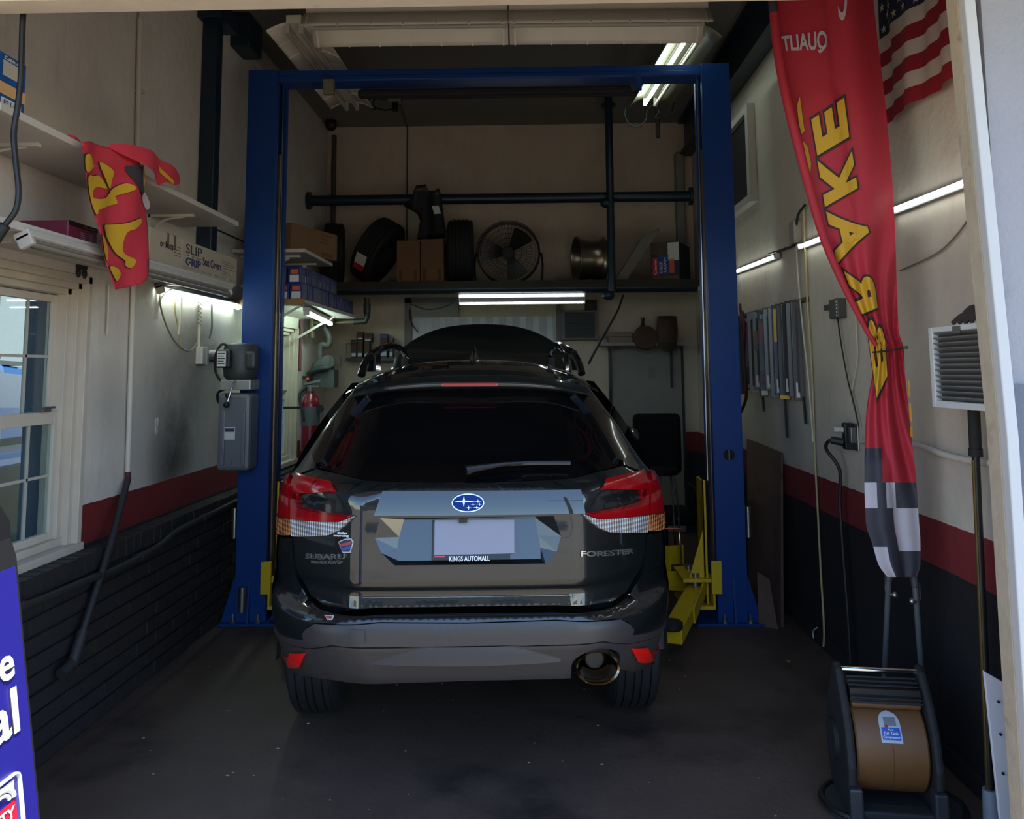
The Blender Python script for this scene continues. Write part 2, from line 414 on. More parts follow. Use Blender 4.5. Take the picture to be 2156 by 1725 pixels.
def window(name, W, cols, muntins, xg=-2.215):
    y0, y1, z0, z1 = W
    w = thing(name, None, None, (xg, (y0 + y1) / 2, z0)); w['kind'] = 'structure'
    fr = MB()
    # stepped casing: three stops on the far and near jamb, head and sill
    for k, (a, d) in enumerate([(.0, .09), (.035, .06), (.07, .03)]):
        xo = xg + .012 + d
        fr.box(xg - .05, xo, y1 - .035 - a, y1 - a, z0, z1).box(xg - .05, xo, y0 + a, y0 + a + .035, z0, z1)
        fr.box(xg - .05, xo, y0, y1, z1 - .035 - a * .8, z1 - a * .8)
    fr.box(xg - .06, XL + .015, y0, y1 + .01, z0 - .005, z0 + .035)
    fr.box(xg - .06, xg + .05, y0, y1, z0 + .035, z0 + .07)
    fr.build('casing', TRIM, w, bevel=.003)
    a0, a1 = y0 + .105, y1 - .105; b0, b1 = z0 + .07, z1 - .095; zm = (b0 + b1) / 2 - .01
    for nm, q0, q1, x in (('upper_sash', zm - .005, b1, xg - .02), ('lower_sash', b0, zm + .03, xg + .012)):
        s = MB(); st = .034
        s.box(x - .014, x + .014, a0, a0 + st, q0, q1).box(x - .014, x + .014, a1 - st, a1, q0, q1)
        s.box(x - .014, x + .014, a0 + st, a1 - st, q0, q0 + st).box(x - .014, x + .014, a0 + st, a1 - st, q1 - (.055 if nm[0] == 'l' else st), q1)
        sash = s.build(nm, mat('sash_vinyl', (200, 190, 176), .5, var=.08), w, bevel=.002)
        for k in range(1, cols):
            yy = a0 + (a1 - a0) * k / cols
            MB().box(x - .006, x + .006, yy - .006, yy + .006, q0 + st, q1 - st).build('muntin', WHITE, sash)
        MB().box(x - .006, x + .006, a0 + st, a1 - st, (q0 + q1) / 2 - .006, (q0 + q1) / 2 + .006).build('muntin', WHITE, sash)
        MB().box(x - .002, x + .002, a0 + st, a1 - st, q0 + st, q1 - st).build('pane', GLASS, sash)
    MB().box(xg + .012, xg + .05, a1 - .16, a1 - .1, zm + .03, zm + .045).bar((xg + .03, a1 - .13, zm + .05), (xg + .045, a1 - .07, zm + .05), .015, .01).build('sash_lock', GREY, w, bevel=.002)
    return w
window('window_1', W1, 4, True)
window('window_2', W2, 4, True)
# plaster crack damage left of the pipe: raised rim of broken plaster
bl = MB()
c0 = W(328, 905, XL)
for k in range(7):
    a = c0 + V((.001, rnd.gauss(0, .012), rnd.gauss(0, .028))); bl.sphere(a, (.004, rnd.uniform(.008, .02), rnd.uniform(.012, .03)), 7, 5)
bl.build('plaster_blister', WHITE, wall_left, True)

# ---------------------------------------------------------------- the street behind the camera (it shows in the car's paint) and beside the window
ob = thing('street_building', 'low tan building across the street with a flat roof and dark windows', 'building', (-3, -24, 0))
MB().box(-16, 6, -30, -24, 0, 3.6).build('wall', mat('tan_stucco', (150, 134, 112), .9), ob)
MB().box(-16.3, 6.3, -30.3, -23.7, 3.6, 3.95).build('roof_edge', mat('roof_brown', (92, 74, 62), .8), ob)
for k in range(5): MB().box(-14.5 + k * 4, -12.3 + k * 4, -24.02, -23.9, 1, 2.6).build('window', mat('dark_shopfront', (40, 46, 54), .1), ob)
up = thing('utility_pole', 'leaning wooden utility pole with a cross arm across the street', 'pole', (7.4, -22, 0))
MB().tube([(7.4, -22, 0), (7.0, -22, 10.5)], [.17, .12], 10).build('pole', mat('pole_wood', (84, 66, 52), .9), up, True)
MB().box(5.7, 8.4, -22.1, -21.98, 9.2, 9.36).build('cross_arm', mat('pole_wood', (84, 66, 52)), up)
MB().cyl((8.6, -22.6, 0), (8.5, -22.6, 7.8), .1).build('light_mast', GREY, up, True)
MB().bar((8.5, -22.6, 7.7), (10.2, -22.6, 8), .12, .08).build('lamp_arm', GREY, up)
sb = thing('pole_sign', 'dark boxed business sign raised on a short pole beside the street', 'sign', (11.2, -23, 0))
MB().cyl((11.2, -23, 0), (11.2, -23, 4.6), .14).build('post', GREY, sb, True)
MB().box(9.8, 12.6, -23.2, -22.8, 4.6, 7.6).build('cabinet', mat('sign_dark', (52, 58, 66), .5), sb, bevel=.03)
for k in range(3): MB().box(10, 12.4, -22.8, -22.77, 4.8 + k * .95, 5.55 + k * .95).build('sign_panel', mat('sign_pane', (78, 92, 108), .4), sb)
nb = thing('neighbour_building', 'white stucco building seen through the window beyond the blue truck', 'building', (-9.5, 9, 0))
MB().box(-12, -8.2, 4, 26, 0, 6.5).build('wall', mat('white_stucco', (168, 168, 164), .9, var=.06, bump=.3, bscale=20), nb)
MB().box(-12.1, -8.1, 3.9, 26.1, 6.5, 6.8).build('coping', mat('coping', (160, 150, 140)), nb)
# ---------------------------------------------------------------- the car, measured in its own frame (x right, y forward, z up)
CO = V((-.234, 3.0, 0)); CRZ = math.radians(2.7)
car = thing('car', 'dark green estate car parked in the bay with its hood raised', 'car', CO, CRZ)
CM = MW[car.name]; CI = CM.inverted(); CRI = CI.to_3x3()
PAINT = mat('dark_green_paint', (9, 16, 17), .5, 0, var=.06, scale=60, spec=.2, coat=1, coat_ior=1.62)
CGLASS = mat('tinted_car_glass', (6, 6, 7), .03, var=.02, spec=.45)
CLAD = mat('grey_black_cladding', (50, 48, 48), .42, var=.06, bump=.06, bscale=400)
GLOSSBLACK = mat('gloss_black_trim', (10, 10, 12), .1, coat=.5)
LAMPRED = mat('red_lamp_lens', (140, 5, 14), .12, var=.1, scale=30, coat=.3)
LAMPDEEP = mat('deep_red_lamp', (92, 4, 10), .1, coat=.6)
def reeded(name, col, s=30):
    m = mat(name, col, .18, 0, var=.1, coat=.3)
    nt = m.node_tree; tc = nd(nt, 'ShaderNodeTexCoord')
    wv = nd(nt, 'ShaderNodeTexWave', bands_direction='X'); wv.inputs['Scale'].default_value = s
    w2 = nd(nt, 'ShaderNodeTexWave', bands_direction='Z'); w2.inputs['Scale'].default_value = s * .6
    ad = nd(nt, 'ShaderNodeMath', operation='ADD'); mu = nd(nt, 'ShaderNodeMapRange'); nt.links.new(ad.outputs[0], mu.inputs[0]); mu.inputs[2].default_value = 2; mu.inputs[3].default_value = .25; mu.inputs[4].default_value = 1.1
    ml = nd(nt, 'ShaderNodeVectorMath', operation='MULTIPLY'); pr_ = nt.nodes['Principled BSDF']; lk = pr_.inputs['Base Color'].links[0].from_socket; nt.links.new(lk, ml.inputs[0]); nt.links.new(mu.outputs[0], ml.inputs[1]); nt.links.new(ml.outputs[0], pr_.inputs['Base Color'])
    bp = nd(nt, 'ShaderNodeBump'); bp.inputs['Strength'].default_value = .8; bp.inputs['Distance'].default_value = .01
    for a, b in ((tc.outputs['Object'], wv.inputs[0]), (tc.outputs['Object'], w2.inputs[0]), (wv.outputs[1], ad.inputs[0]), (w2.outputs[1], ad.inputs[1]), (ad.outputs[0], bp.inputs['Height']), (bp.outputs[0], nt.nodes['Principled BSDF'].inputs['Normal'])): nt.links.new(a, b)
    return m
LAMPCLEAR = reeded('clear_reeded_lens', (222, 220, 216))
LAMPAMBER = reeded('amber_reeded_lens', (214, 138, 84))
SN = 2.5
def pchip(K):
    xs = [k[0] for k in K]; ys = [k[1] for k in K]; n = len(K)
    d = [(ys[i + 1] - ys[i]) / (xs[i + 1] - xs[i]) for i in range(n - 1)]
    m = [d[0]] + [0 if d[i - 1] * d[i] <= 0 else 2 * d[i - 1] * d[i] / (d[i - 1] + d[i]) for i in range(1, n - 1)] + [d[-1]]
    def f(x):
        x = min(max(x, xs[0]), xs[-1]); i = 0
        while i < n - 2 and x > xs[i + 1]: i += 1
        h = xs[i + 1] - xs[i]; t = (x - xs[i]) / h
        return ys[i] * (1 + 2 * t) * (1 - t) ** 2 + m[i] * h * t * (1 - t) ** 2 + ys[i + 1] * t * t * (3 - 2 * t) + m[i + 1] * h * t * t * (t - 1)
    return f
cw = pchip([(.40, .76), (.5, .765), (.58, .785), (.68, .80), (.80, .805), (.95, .80), (1.05, .795), (1.12, .78), (1.17, .757), (1.2, .73), (1.27, .685), (1.37, .625), (1.53, .515), (1.565, .492), (1.63, .42)])
cy = pchip([(.40, .2), (.48, .08), (.515, .05), (.56, .03), (.60, .015), (.65, .0), (.705, .0), (.727, .006), (.745, .018), (.751, .0685), (.757, .070), (.785, .073), (.812, .077), (.829, .066), (.842, .0675), (.90, .069), (1.07, .080), (1.12, .083), (1.165, .089), (1.18, .10), (1.195, .13), (1.25, .205), (1.40, .325), (1.52, .425), (1.63, .52)])
cd_ = pchip([(.4, .42), (.7, .46), (1.1, .44), (1.3, .34), (1.6, .25)])
cx0 = pchip([(.40, .30), (.74, .38), (1.12, .38), (1.19, .2), (1.25, .1), (1.63, .1)])
cn = pchip([(.40, 1.7), (.70, 1.7), (.76, 1.36), (1.10, 1.36), (1.19, 2.0), (1.25, 2.4), (1.63, 2.4)])
def Sq(x, z):
    x0, w_, n = cx0(z), cw(z), cn(z); ax = abs(x)
    if ax <= x0: return x / x0
    t = min((ax - x0) / (w_ - x0), .999999)
    return math.copysign(1 + math.asin(t ** (n / 2)) * 2 / pi, x)
def Sp(q, z):
    x0, w_, n = cx0(z), cw(z), cn(z); aq = abs(q); c = 1
    if aq <= 1: ax = aq * x0
    else:
        th = (aq - 1) * pi / 2; ax = x0 + (w_ - x0) * math.sin(th) ** (2 / n); c = max(math.cos(th), 0) ** (2 / n)
    return V((math.copysign(ax, q), cy(z) + .05 * ax * ax + cd_(z) * (1 - c), z))
def Sn(q, z):
    e = .03; a = Sp(min(q + e, 2), z) - Sp(max(q - e, -2), z); b = Sp(q, z + .004) - Sp(q, z - .004)
    return a.cross(b).normalized()
def Sx(x, z, off=0):
    q = Sq(x, z); return Sp(q, z) + (Sn(q, z) * off if off else V())
def cray(px, py): d = CRI @ ray(px, py); return CI @ CAMP, d
def SP(px, py, y=.15):
    o, d = cray(px, py)
    for _ in range(40):
        p = o + d * ((y - o.y) / d.y); q = Sq(p.x, p.z); yy = Sp(q, p.z).y
        y = y + (yy - y) * .4
    return (p.x, p.z)
def PXS(l): return [SP(*p) for p in l]
def mir(l): return [(-x, z) for x, z in reversed(l)]
def patch(name, poly, m, parent=None, off=0.0, holes=(), st=.03, skirt=.02, label=None):
    parent = parent or car
    P = [[(Sq(x, z), z) for x, z in densify(po, st)] for po in [poly] + list(holes)]
    v2, fs, loops = cdt(P, st * 1.6, st)
    vs = []; ns = []
    for q, z in v2:
        n = Sn(q, z); vs.append(Sp(q, z) + n * off); ns.append(n)
    fs = [f if (vs[f[1]] - vs[f[0]]).cross(vs[f[2]] - vs[f[0]]).dot(ns[f[0]]) > 0 else f[::-1] for f in fs]
    for l in loops:
        b = len(vs); k = len(l)
        for i in l: vs.append(vs[i]); ns.append(V())
        for i in l: vs.append(vs[i] - ns[i] * skirt); ns.append(V())
        fs += [(b + i, b + (i + 1) % k, b + k + (i + 1) % k, b + k + i) for i in range(k)]
    me = bpy.data.meshes.new(name); me.from_pydata([tuple(v) for v in vs], [], fs)
    me.shade_smooth()
    me.normals_split_custom_set_from_vertices([tuple(n) for n in ns])
    o = put(name, me, m, parent, mw=CM)
    if label: o['label'] = label
    return o

# hatch outline (left half measured, mirrored)
h_left = PXS([(985, 1277), (800, 1280), (700, 1277), (681, 1273), (656, 1255), (629, 1210), (621, 1184), (617.5, 1130), (617, 1085), (622, 1040), (627, 1003)])
g_bot = PXS([(667, 988), (711, 998), (769, 1012), (870, 1016), (985, 1017)])
h_left[0] = (0, h_left[0][1]); g_bot[-1] = (0, g_bot[-1][1])
hatch_poly = h_left + g_bot + mir(h_left + g_bot)[1:-1]
hole = PXS([(800, 1091), (789, 1133), (803, 1165), (831, 1191), (1149, 1187), (1172, 1162), (1181, 1129), (1166, 1087)])
hatch = patch('hatch_door', hatch_poly, PAINT, holes=[hole], st=.03)
pan = [SP(*p) for p in [(848, 1099), (838, 1135), (834, 1160), (838, 1184), (1139, 1180), (1139, 1157), (1134, 1131), (1127, 1094)]]

H3 = [Sx(x, z) for x, z in hole]
P3 = [V((x, .088 + .25 * (z - .9), z)) for (x, z) in pan]
k8 = len(H3)
MB(CM).add(H3 + P3, [(i, (i + 1) % k8, k8 + (i + 1) % k8, k8 + i) for i in range(k8)]).build('plate_recess_wall', PAINT, car)
MB(CM).add(P3, [tuple(range(k8))]).build('plate_recess', PAINT, car)
MB(CM).box(-.3, .3, .16, .2, .95, 1.08).build('hatch_inner', BLACK, car)
# garnish bar above the plate: its own flatter, tilted face
ga = [SP(*p) for p in [(788, 1085), (1231, 1079), (1222, 1029), (806, 1033)]]
gb = [(ga[0][0], ga[0][1]), (ga[1][0], ga[1][1]), (ga[2][0], ga[2][1]), (ga[3][0], ga[3][1])]
def garn(u, v):
    x = (gb[0][0] * (1 - u) + gb[1][0] * u) * (1 - v) + (gb[3][0] * (1 - u) + gb[2][0] * u) * v
    z = (gb[0][1] * (1 - u) + gb[1][1] * u) * (1 - v) + (gb[3][1] * (1 - u) + gb[2][1] * u) * v
    return V((x, .063 + .013 * v + .006 * v * v + .016 * (x / .42) ** 2, z))
g = MB(CM).grid(garn, 24, 8)
n0 = len(g.v)
edge = [garn(i / 24, 0) for i in range(25)] + [garn(1, j / 8) for j in range(1, 9)] + [garn(i / 24, 1) for i in range(23, -1, -1)] + [garn(0, j / 8) for j in range(7, 0, -1)]
g.add(edge + [p + V((0, .09, 0)) for p in edge], [(i, (i + 1) % len(edge), len(edge) + (i + 1) % len(edge), len(edge) + i) for i in range(len(edge))])
g.build('garnish_bar', PAINT, car, smooth=30)
MB(CM).box(-.035, -.005, .085, .13, 1.052, 1.068).cyl((-.02, .083, 1.06), (-.02, .095, 1.06), .006).build('rear_camera', BLACK, car)
# quarter panels with the pillars
pil_out = PXS([(628, 985), (662, 925), (700, 870), (735, 826), (748, 806)])
pil_in = PXS([(665, 972), (659, 955), (698, 892), (735, 845), (762, 822), (775, 812)])
q_left = [(-cw(1.02), 1.02)] + [(-cw(z) * .9999, z) for z in (1.06, 1.1, 1.14, 1.17, 1.2, 1.25, 1.3, 1.36, 1.42, 1.48, 1.53, 1.556)] + list(reversed(pil_in)) + PXS([(664, 984), (625, 1000), (620, 1040), (615, 1085)])
for sd in (0, 1): patch('quarter_panel', mir(q_left) if sd else q_left, PAINT, st=.03)
# side fins and rear window
fin_in = PXS([(800, 822), (772, 840), (740, 878), (708, 930), (690, 962), (679, 978), (669, 980)])
fin = PXS([(775, 813), (762, 822), (735, 845), (698, 892), (661, 954), (664, 972)]) + list(reversed(fin_in))
for sd in (0, 1): patch('window_fin', mir(fin) if sd else fin, GLOSSBLACK, off=.014, st=.025, skirt=.03, label='gloss black blade beside the rear window')
gl_left = PXS([(985, 1014), (870, 1013), (769, 1009), (711, 995), (671, 984)]); gl_left[0] = (0, gl_left[0][1])
gl_up = PXS([(690, 950), (740, 868), (775, 826), (798, 820), (870, 818), (985, 817)]); gl_up[-1] = (0, gl_up[-1][1])
gl = gl_left + gl_up; gl = gl + mir(gl)[1:-1]
rear_glass = patch('rear_window', gl, CGLASS, off=-.004, st=.035, label='dark tinted rear window glass')
# spoiler and roof
def roofz(x, y): return 1.60 + .085 * math.sin(min(1, max(0, (y - .42) / 1.5)) * pi / 2) - max(0, y - 1.9) ** 2 * .09 - .10 * abs(x / .56) ** 2.6 - .01 * (x / .5) ** 2
def spl(u, v):
    x = (2 * u - 1) * .487; c = 1 - .16 * (x / .487) ** 4
    prof = [(.46, 1.520), (.40, 1.528), (.372, 1.538), (.368, 1.548), (.372, 1.558), (.41, 1.583), (.50, 1.607), (.62, 1.628), (.75, 1.643)]
    t = v * (len(prof) - 1); i = min(int(t), len(prof) - 2); k = t - i
    y = prof[i][0] * (1 - k) + prof[i + 1][0] * k; z = prof[i][1] * (1 - k) + prof[i + 1][1] * k
    return V((x, y + .075 * (x / .487) ** 2, z - (.03 + .045 * v) * abs(x / .487) ** 3))
MB(CM).grid(spl, 30, 32).build('roof_spoiler', PAINT, car, smooth=50)
def roof(u, v):
    x = (2 * u - 1) * .56; y = .70 + v * 2.0
    return V((x, y, roofz(x, y) + (0 if v > .02 else -.01)))
MB(CM).grid(roof, 26, 26).build('roof_panel', PAINT, car, smooth=60)
p0, p1 = SP(932, 811), SP(1048, 811)
MB(CM).box(p0[0], p1[0], .352, .42, 1.538, 1.553).build('brake_light', mat('dull_red_lens', (150, 44, 40), .25, coat=.4), car, bevel=.005)
ant = MB(CM)
ant.add([(0, .93, 1.64), (-.024, 1.12, 1.66), (.024, 1.12, 1.66), (0, 1.05, 1.726), (0, 1.09, 1.73), (-.005, 1.04, 1.70), (.005, 1.04, 1.70)], [(0, 5, 1), (0, 2, 6), (5, 3, 4), (6, 4, 3), (0, 6, 5), (5, 6, 3), (1, 5, 4), (2, 4, 6), (1, 4, 2)])
ant.build('shark_fin_antenna', GLOSSBLACK, car, bevel=.004)
for sx in (-1, 1):
    pts = [(.475, .60, 1.585), (.468, .635, 1.625), (.45, .70, 1.672), (.43, .80, 1.695), (.425, 1.0, 1.715), (.43, 1.4, 1.735), (.44, 1.9, 1.725), (.45, 2.25, 1.675), (.455, 2.32, 1.63)]
    r = MB(CM); c = spline([(sx * a, b, d) for a, b, d in pts], 5); r.tube(c, .0175, 8)
    r.box(sx * .452 - .02, sx * .452 + .02, .74, .9, 1.60, 1.69).box(sx * .45 - .02, sx * .45 + .02, 2.1, 2.3, 1.58, 1.68)
    r.build('roof_rail', GLOSSBLACK, car, True)
# tail lamps
seam = 618.5
lamps = {
 'lamp_body': ([(627, 1001), (700, 1020), (708, 1034), (707, 1037), (634, 1036), (630, 1057), (640, 1066), (745, 1086), (719, 1098), (seam, 1092), (seam + .5, 1050)], LAMPRED, 'glossy red claw-shaped lamp lens on the hatch'),
 'reversing_lens': ([(seam, 1093), (719, 1099), (748, 1087), (728, 1106), (711, 1120), (694, 1127), (660, 1129), (seam + 1, 1129)], LAMPCLEAR, 'clear ribbed lower lens'),
 'outer_lamp': ([(615, 1001), (606, 1003), (596, 1025), (591, 1079), (589, 1086), (614.5, 1091), (614, 1050)], LAMPRED, None),
 'turn_signal': ([(588, 1088), (614.5, 1092), (614.5, 1127), (589, 1124), (586.5, 1108)], LAMPAMBER, 'amber-tinted clear turn signal lens')}
for sd in (0, 1):
    lp = [SP(*p) for p in [(634, 1038), (706, 1038), (741, 1083), (640, 1065), (631, 1057)]]
    patch('lamp_infill', mir(lp) if sd else lp, LAMPDEEP if False else PAINT, off=.002, st=.03)
    for nm, (pl, m, lb) in lamps.items():
        lp = PXS(pl)
        o = patch(nm, mir(lp) if sd else lp, m, off=.014 if nm != 'lamp_body' else .016, st=.02, skirt=.03, label=lb)
        if nm == 'lamp_body':
            ip = PXS([(624, 1036), (632, 1037), (630, 1058), (641, 1067), (738, 1086), (736, 1088), (640, 1072), (626, 1062)])
            patch('dark_light_strip', mir(ip) if sd else ip, LAMPDEEP, o, off=.018, st=.02, skirt=.004)
# bumper
b_top = [(985, 1292), (800, 1295), (700, 1292), (676, 1285), (650, 1263), (622, 1215), (615.5, 1186), (613, 1134), (589, 1133)]
bl_ = PXS(b_top); bl_[0] = (0, bl_[0][1])
trim_edge = PXS([(584.5, 1351), (640, 1345), (637, 1333), (645, 1322), (664, 1311), (800, 1310), (985, 1311)])
trim_edge[-1] = (0, trim_edge[-1][1]); trim_edge[0] = (-cw(.60) * .9999, .60)
bl_[-1] = (-cw(bl_[-1][1]) * .9999, bl_[-1][1])
outer = [(-cw(z) * .9999, z) for z in (.92, .88, .84, .80, .75, .70, .65, .62)]
bp = bl_ + outer + trim_edge
patch('bumper_cover', bp + mir(bp)[1:-1], PAINT, st=.03)
gap = PXS([(589, 1366), (650, 1364), (700, 1358), (985, 1360)]); gap[-1] = (0, gap[-1][1]); gap[0] = (-cw(.575) * .9999, .575)
te = [(x * .9995, z - .004) for x, z in reversed(trim_edge)]; te[0] = (0, te[0][1])
up_ = te + gap
patch('bumper_cladding', up_ + mir(up_)[1:-1], CLAD, off=.004, st=.03, label='matt dark grey plastic upper cladding')
MB(CM).box(-.36, .36, .05, .12, .62, .70).build('bumper_beam', BLACK, car)
lo_l = [(x, z - .006) for x, z in reversed(gap)]
bot = PXS([(596, 1402), (612, 1418), (650, 1424), (700, 1432), (985, 1434)]); bot[-1] = (0, bot[-1][1]); bot[0] = (-cw(.51) * .9999, .515)
va = lo_l + bot; va_r = mir(va)[1:-1]
ex_c = SP(1256, 1396); ex = [(ex_c[0] + .092 * math.cos(a), ex_c[1] + .052 * math.sin(a)) for a in [pi * k / 10 for k in range(11)]]
# the right half of the valance has the exhaust opening cut out of its lower edge
vr = mir(va)  # bottom centre ... up to gap centre on the right
bz = bot[-1][1]
vr2 = [p for p in vr if True]
cut = [(ex[-1][0], bz)] + list(reversed(ex)) + [(ex[0][0], bz)]
full = va + cut + [p for p in vr[1:-1] if not (p[1] < bz + .02 and p[0] < ex[0][0])]
patch('lower_valance', full, CLAD, off=.0, st=.03)
st_ = PXS([(752, 1361), (985, 1362), (1203, 1358), (1178, 1400), (985, 1404), (788, 1404), (770, 1388)])
def stepf(u, v):
    xa, xb = st_[0][0], st_[2][0]; xc, xd = st_[5][0] - .01, st_[3][0]
    x = (xa * (1 - u) + xb * u) * (1 - v) + (xc * (1 - u) + xd * u) * v
    z = .645 * (1 - v) + .583 * v
    return V((x, cy(z) - .004 - .024 * v + .045 * (x / .4) ** 2, z))
sp_ = MB(CM).grid(stepf, 20, 4)
sp_.add([stepf(i / 20, 1) for i in range(21)] + [stepf(i / 20, 1) + V((0, .045, -.012)) for i in range(21)], [(i, i + 1, 22 + i, 21 + i) for i in range(20)])
for u in (0, 1): sp_.add([stepf(u, 0), stepf(u, 1), stepf(u, 1) + V((0, .06, 0))], [(0, 1, 2)])
sp_.build('valance_step', mat('satin_cladding', (44, 44, 47), .4, var=.04), car, smooth=30)
for sd in (0, 1):
    r1 = PXS([(586, 1371), (645, 1374), (634, 1402), (591, 1400)]); r2 = PXS([(614, 1373), (645, 1374), (634, 1402), (607, 1401)])
    o = patch('rear_reflector', mir(r1) if sd else r1, mat('reflector_dark_red', (150, 10, 12), .15, coat=.5), off=.006, st=.03, skirt=.03)
    patch('lit_facet', mir(r2) if sd else r2, mat('reflector_red', (226, 18, 14), .2, coat=.5), o, off=.009, st=.03, skirt=.004, label='brighter red inner facet')
tow = PXS([(740, 1326), (769, 1326), (769, 1352), (740, 1352)])
patch('tow_eye_cover', tow, CLAD, off=.008, st=.03, skirt=.006)
exo = V((ex_c[0], .035, ex_c[1] - .005))
e = MB(CM).lathe([(.078, .2), (.08, 0), (.077, -.012), (.07, -.006), (.066, .03), (.045, .10), (.03, .11)], exo, (0, 1, 0), 32)
e.v = [(exo.x + (x - exo.x) * 1.0, y, exo.z + (z - exo.z) * .74) for x, y, z in e.v]
ep = e.build('exhaust_tip', mat('warm_chrome', (140, 126, 104), .12, 1, var=.05), car, True)
MB(CM).lathe([(.034, .085), (.030, .085), (.030, .3)], exo, (0, 1, 0), 20).cyl(exo + V((0, .28, 0)), exo + V((0, .3, 0)), .03, n=20).build('exhaust_pipe', BLACK, ep, True)
# side sills, body sides, cabin sides, nose (seen only from a step aside)
side = [(.36, .80), (.5, .83), (.68, .843), (.80, .845), (.95, .84), (1.05, .83), (1.12, .805)]
for sx in (-1, 1):
    def bs(u, v):
        i = v * (len(side) - 1); k = min(int(i), len(side) - 2); t = i - k
        z = side[k][0] * (1 - t) + side[k + 1][0] * t; ws = side[k][1] * (1 - t) + side[k + 1][1] * t
        y = cy(max(z, .4)) + cd_(max(z, .4)) + u * (4.25 - .55); f = min(1, u * 7); nose = max(0, (u - .86) / .14) ** 2 * .16
        return V((sx * (cw(max(z, .4)) * (1 - f) + ws * f - nose), y, z))
    sidep = MB(CM).grid(bs, 40, 12).build('body_side', PAINT, car, smooth=60)
    def cab(u, v):
        z = 1.10 + v * (roofz(.56, 1.2) - 1.10); y0_ = .62 + .22 * v; y1_ = 3.2 - .75 * v
        return V((sx * (.80 - .245 * v + .03 * math.sin(v * pi)), y0_ + u * (y1_ - y0_), z - (.0 if v < .99 else max(0, (y0_ + u * (y1_ - y0_)) - 1.9) ** 2 * .09)))
    MB(CM).grid(cab, 24, 8).build('cabin_side', PAINT, car, smooth=60)
    for a, b in ((.06, .24), (.28, .55), (.58, .9)):
        mbw = MB(CM).grid(lambda u, v: cab(a + (b - a) * u, .12 + .72 * v) + V((sx * .006, 0, .0)), 6, 5).build('side_window', CGLASS, car, smooth=60)
    for yy in (1.72, 2.62): MB(CM).box(sx * .845 - .012, sx * .845 + .012, yy, yy + .18, .93, .955).build('door_handle', PAINT, car, bevel=.006)
    for yw in (1.2, 3.85):
        ar = MB(CM); n = 18
        ar.add([(sx * .85, yw + r * math.cos(pi * k / n), .36 + r * math.sin(pi * k / n)) for r in (.37, .45) for k in range(n + 1)] + [(sx * .80, yw + .37 * math.cos(pi * k / n), .36 + .37 * math.sin(pi * k / n)) for k in range(n + 1)],
               [(k, k + 1, n + 2 + k, n + 1 + k) for k in range(n)] + [(k, k + 1, 2 * n + 3 + k, 2 * n + 2 + k) for k in range(n)])
        ar.build('wheel_arch', CLAD, car)
        t = MB(CM); R = .362; cx_ = sx * .735; hw = .112
        prof = [(R - .13, -hw * .9), (R - .05, -hw), (R - .012, -hw * .86)]
        xs_ = [-.08, -.074, -.04, -.034, -.003, .003, .034, .04, .074, .08]
        for i, h in enumerate(xs_): prof.append((R if i % 2 == 0 else R - .011, h - .0)) if False else None
        for a, b in ((-.086, -.062), (-.054, -.020), (-.012, .012), (.020, .054), (.062, .086)):
            prof += [(R - .011, a - .001), (R, a), (R, b), (R - .011, b + .001)]
        prof += [(R - .012, hw * .86), (R - .05, hw), (R - .13, hw * .9)]
        tire = t.lathe(prof, (cx_, yw, R), (1, 0, 0), 48).build('tire', RUBBER, car, smooth=30)
        MB(CM).lathe([(.02, hw * .6), (.06, hw * .62), (.09, hw * .4), (R - .13, hw * .85), (R - .12, -hw * .8), (.05, -hw * .6)], (cx_, yw, R), (sx, 0, 0), 30).build('wheel_rim', GREY, car, smooth=30)
    # mirror
    mc = V((sx * .99, 2.72, 1.14))
    MB(CM).sphere(mc + V((0, .05, 0)), (.11, .075, .08), 14, 10).bar((sx * .80, 2.8, 1.08), mc + V((0, .05, -.02)), .05, .05).build('door_mirror', PAINT, car, True)
    MB(CM).sphere(mc + V((0, -.005, 0)), (.09, .035, .062), 14, 8).build('mirror_glass', mat('mirror_glass', (200, 205, 205), .03, 1), car, True)
MB(CM).box(-.6, .6, .9, 4.2, .3, .42).box(-.5, .5, .3, .95, .54, .66).build('underbody', BLACK, car)
MB(CM).grid(lambda u, v: V(((2 * u - 1) * (.80 - .25 * v), 3.2 - .75 * v - .05 * (2 * u - 1) ** 2 + .04, 1.10 + v * (roofz((2 * u - 1) * .55, 2.45) - 1.10))), 16, 8).build('windscreen', CGLASS, car, smooth=60)
MB(CM).grid(lambda u, v: V(((2 * u - 1) * .82, 4.25 - .10 * abs(2 * u - 1) ** 3 + .1 * math.sin(v * pi), .36 + .68 * v)), 14, 8).build('front_bumper', PAINT, car, smooth=60)
MB(CM).box(-.72, .72, 3.25, 4.2, .5, .92).build('engine_bay', BLACK, car, bevel=.03)
def hood(u, v):
    s = 2 * u - 1; hw_ = .76 - .10 * v * v; a = math.radians(63)
    l = .98 * v; arch = -.05 * s * s - .20 * abs(s) ** 3 * v
    return V((s * hw_, 3.22 + (l + arch) * math.cos(a) + .0, 1.09 + (l + arch) * math.sin(a) - .0))
hd = MB(CM).grid(hood, 24, 16).build('raised_hood', PAINT, car, smooth=60)
hd['label'] = 'raised hood standing open behind the roof'
sm = hd.modifiers.new('thick', 'SOLIDIFY'); sm.thickness = .02
MB(CM).bar((.55, 4.05, .9), (.55, 3.5, 1.72), .012, .012).build('hood_prop', STEEL, car)
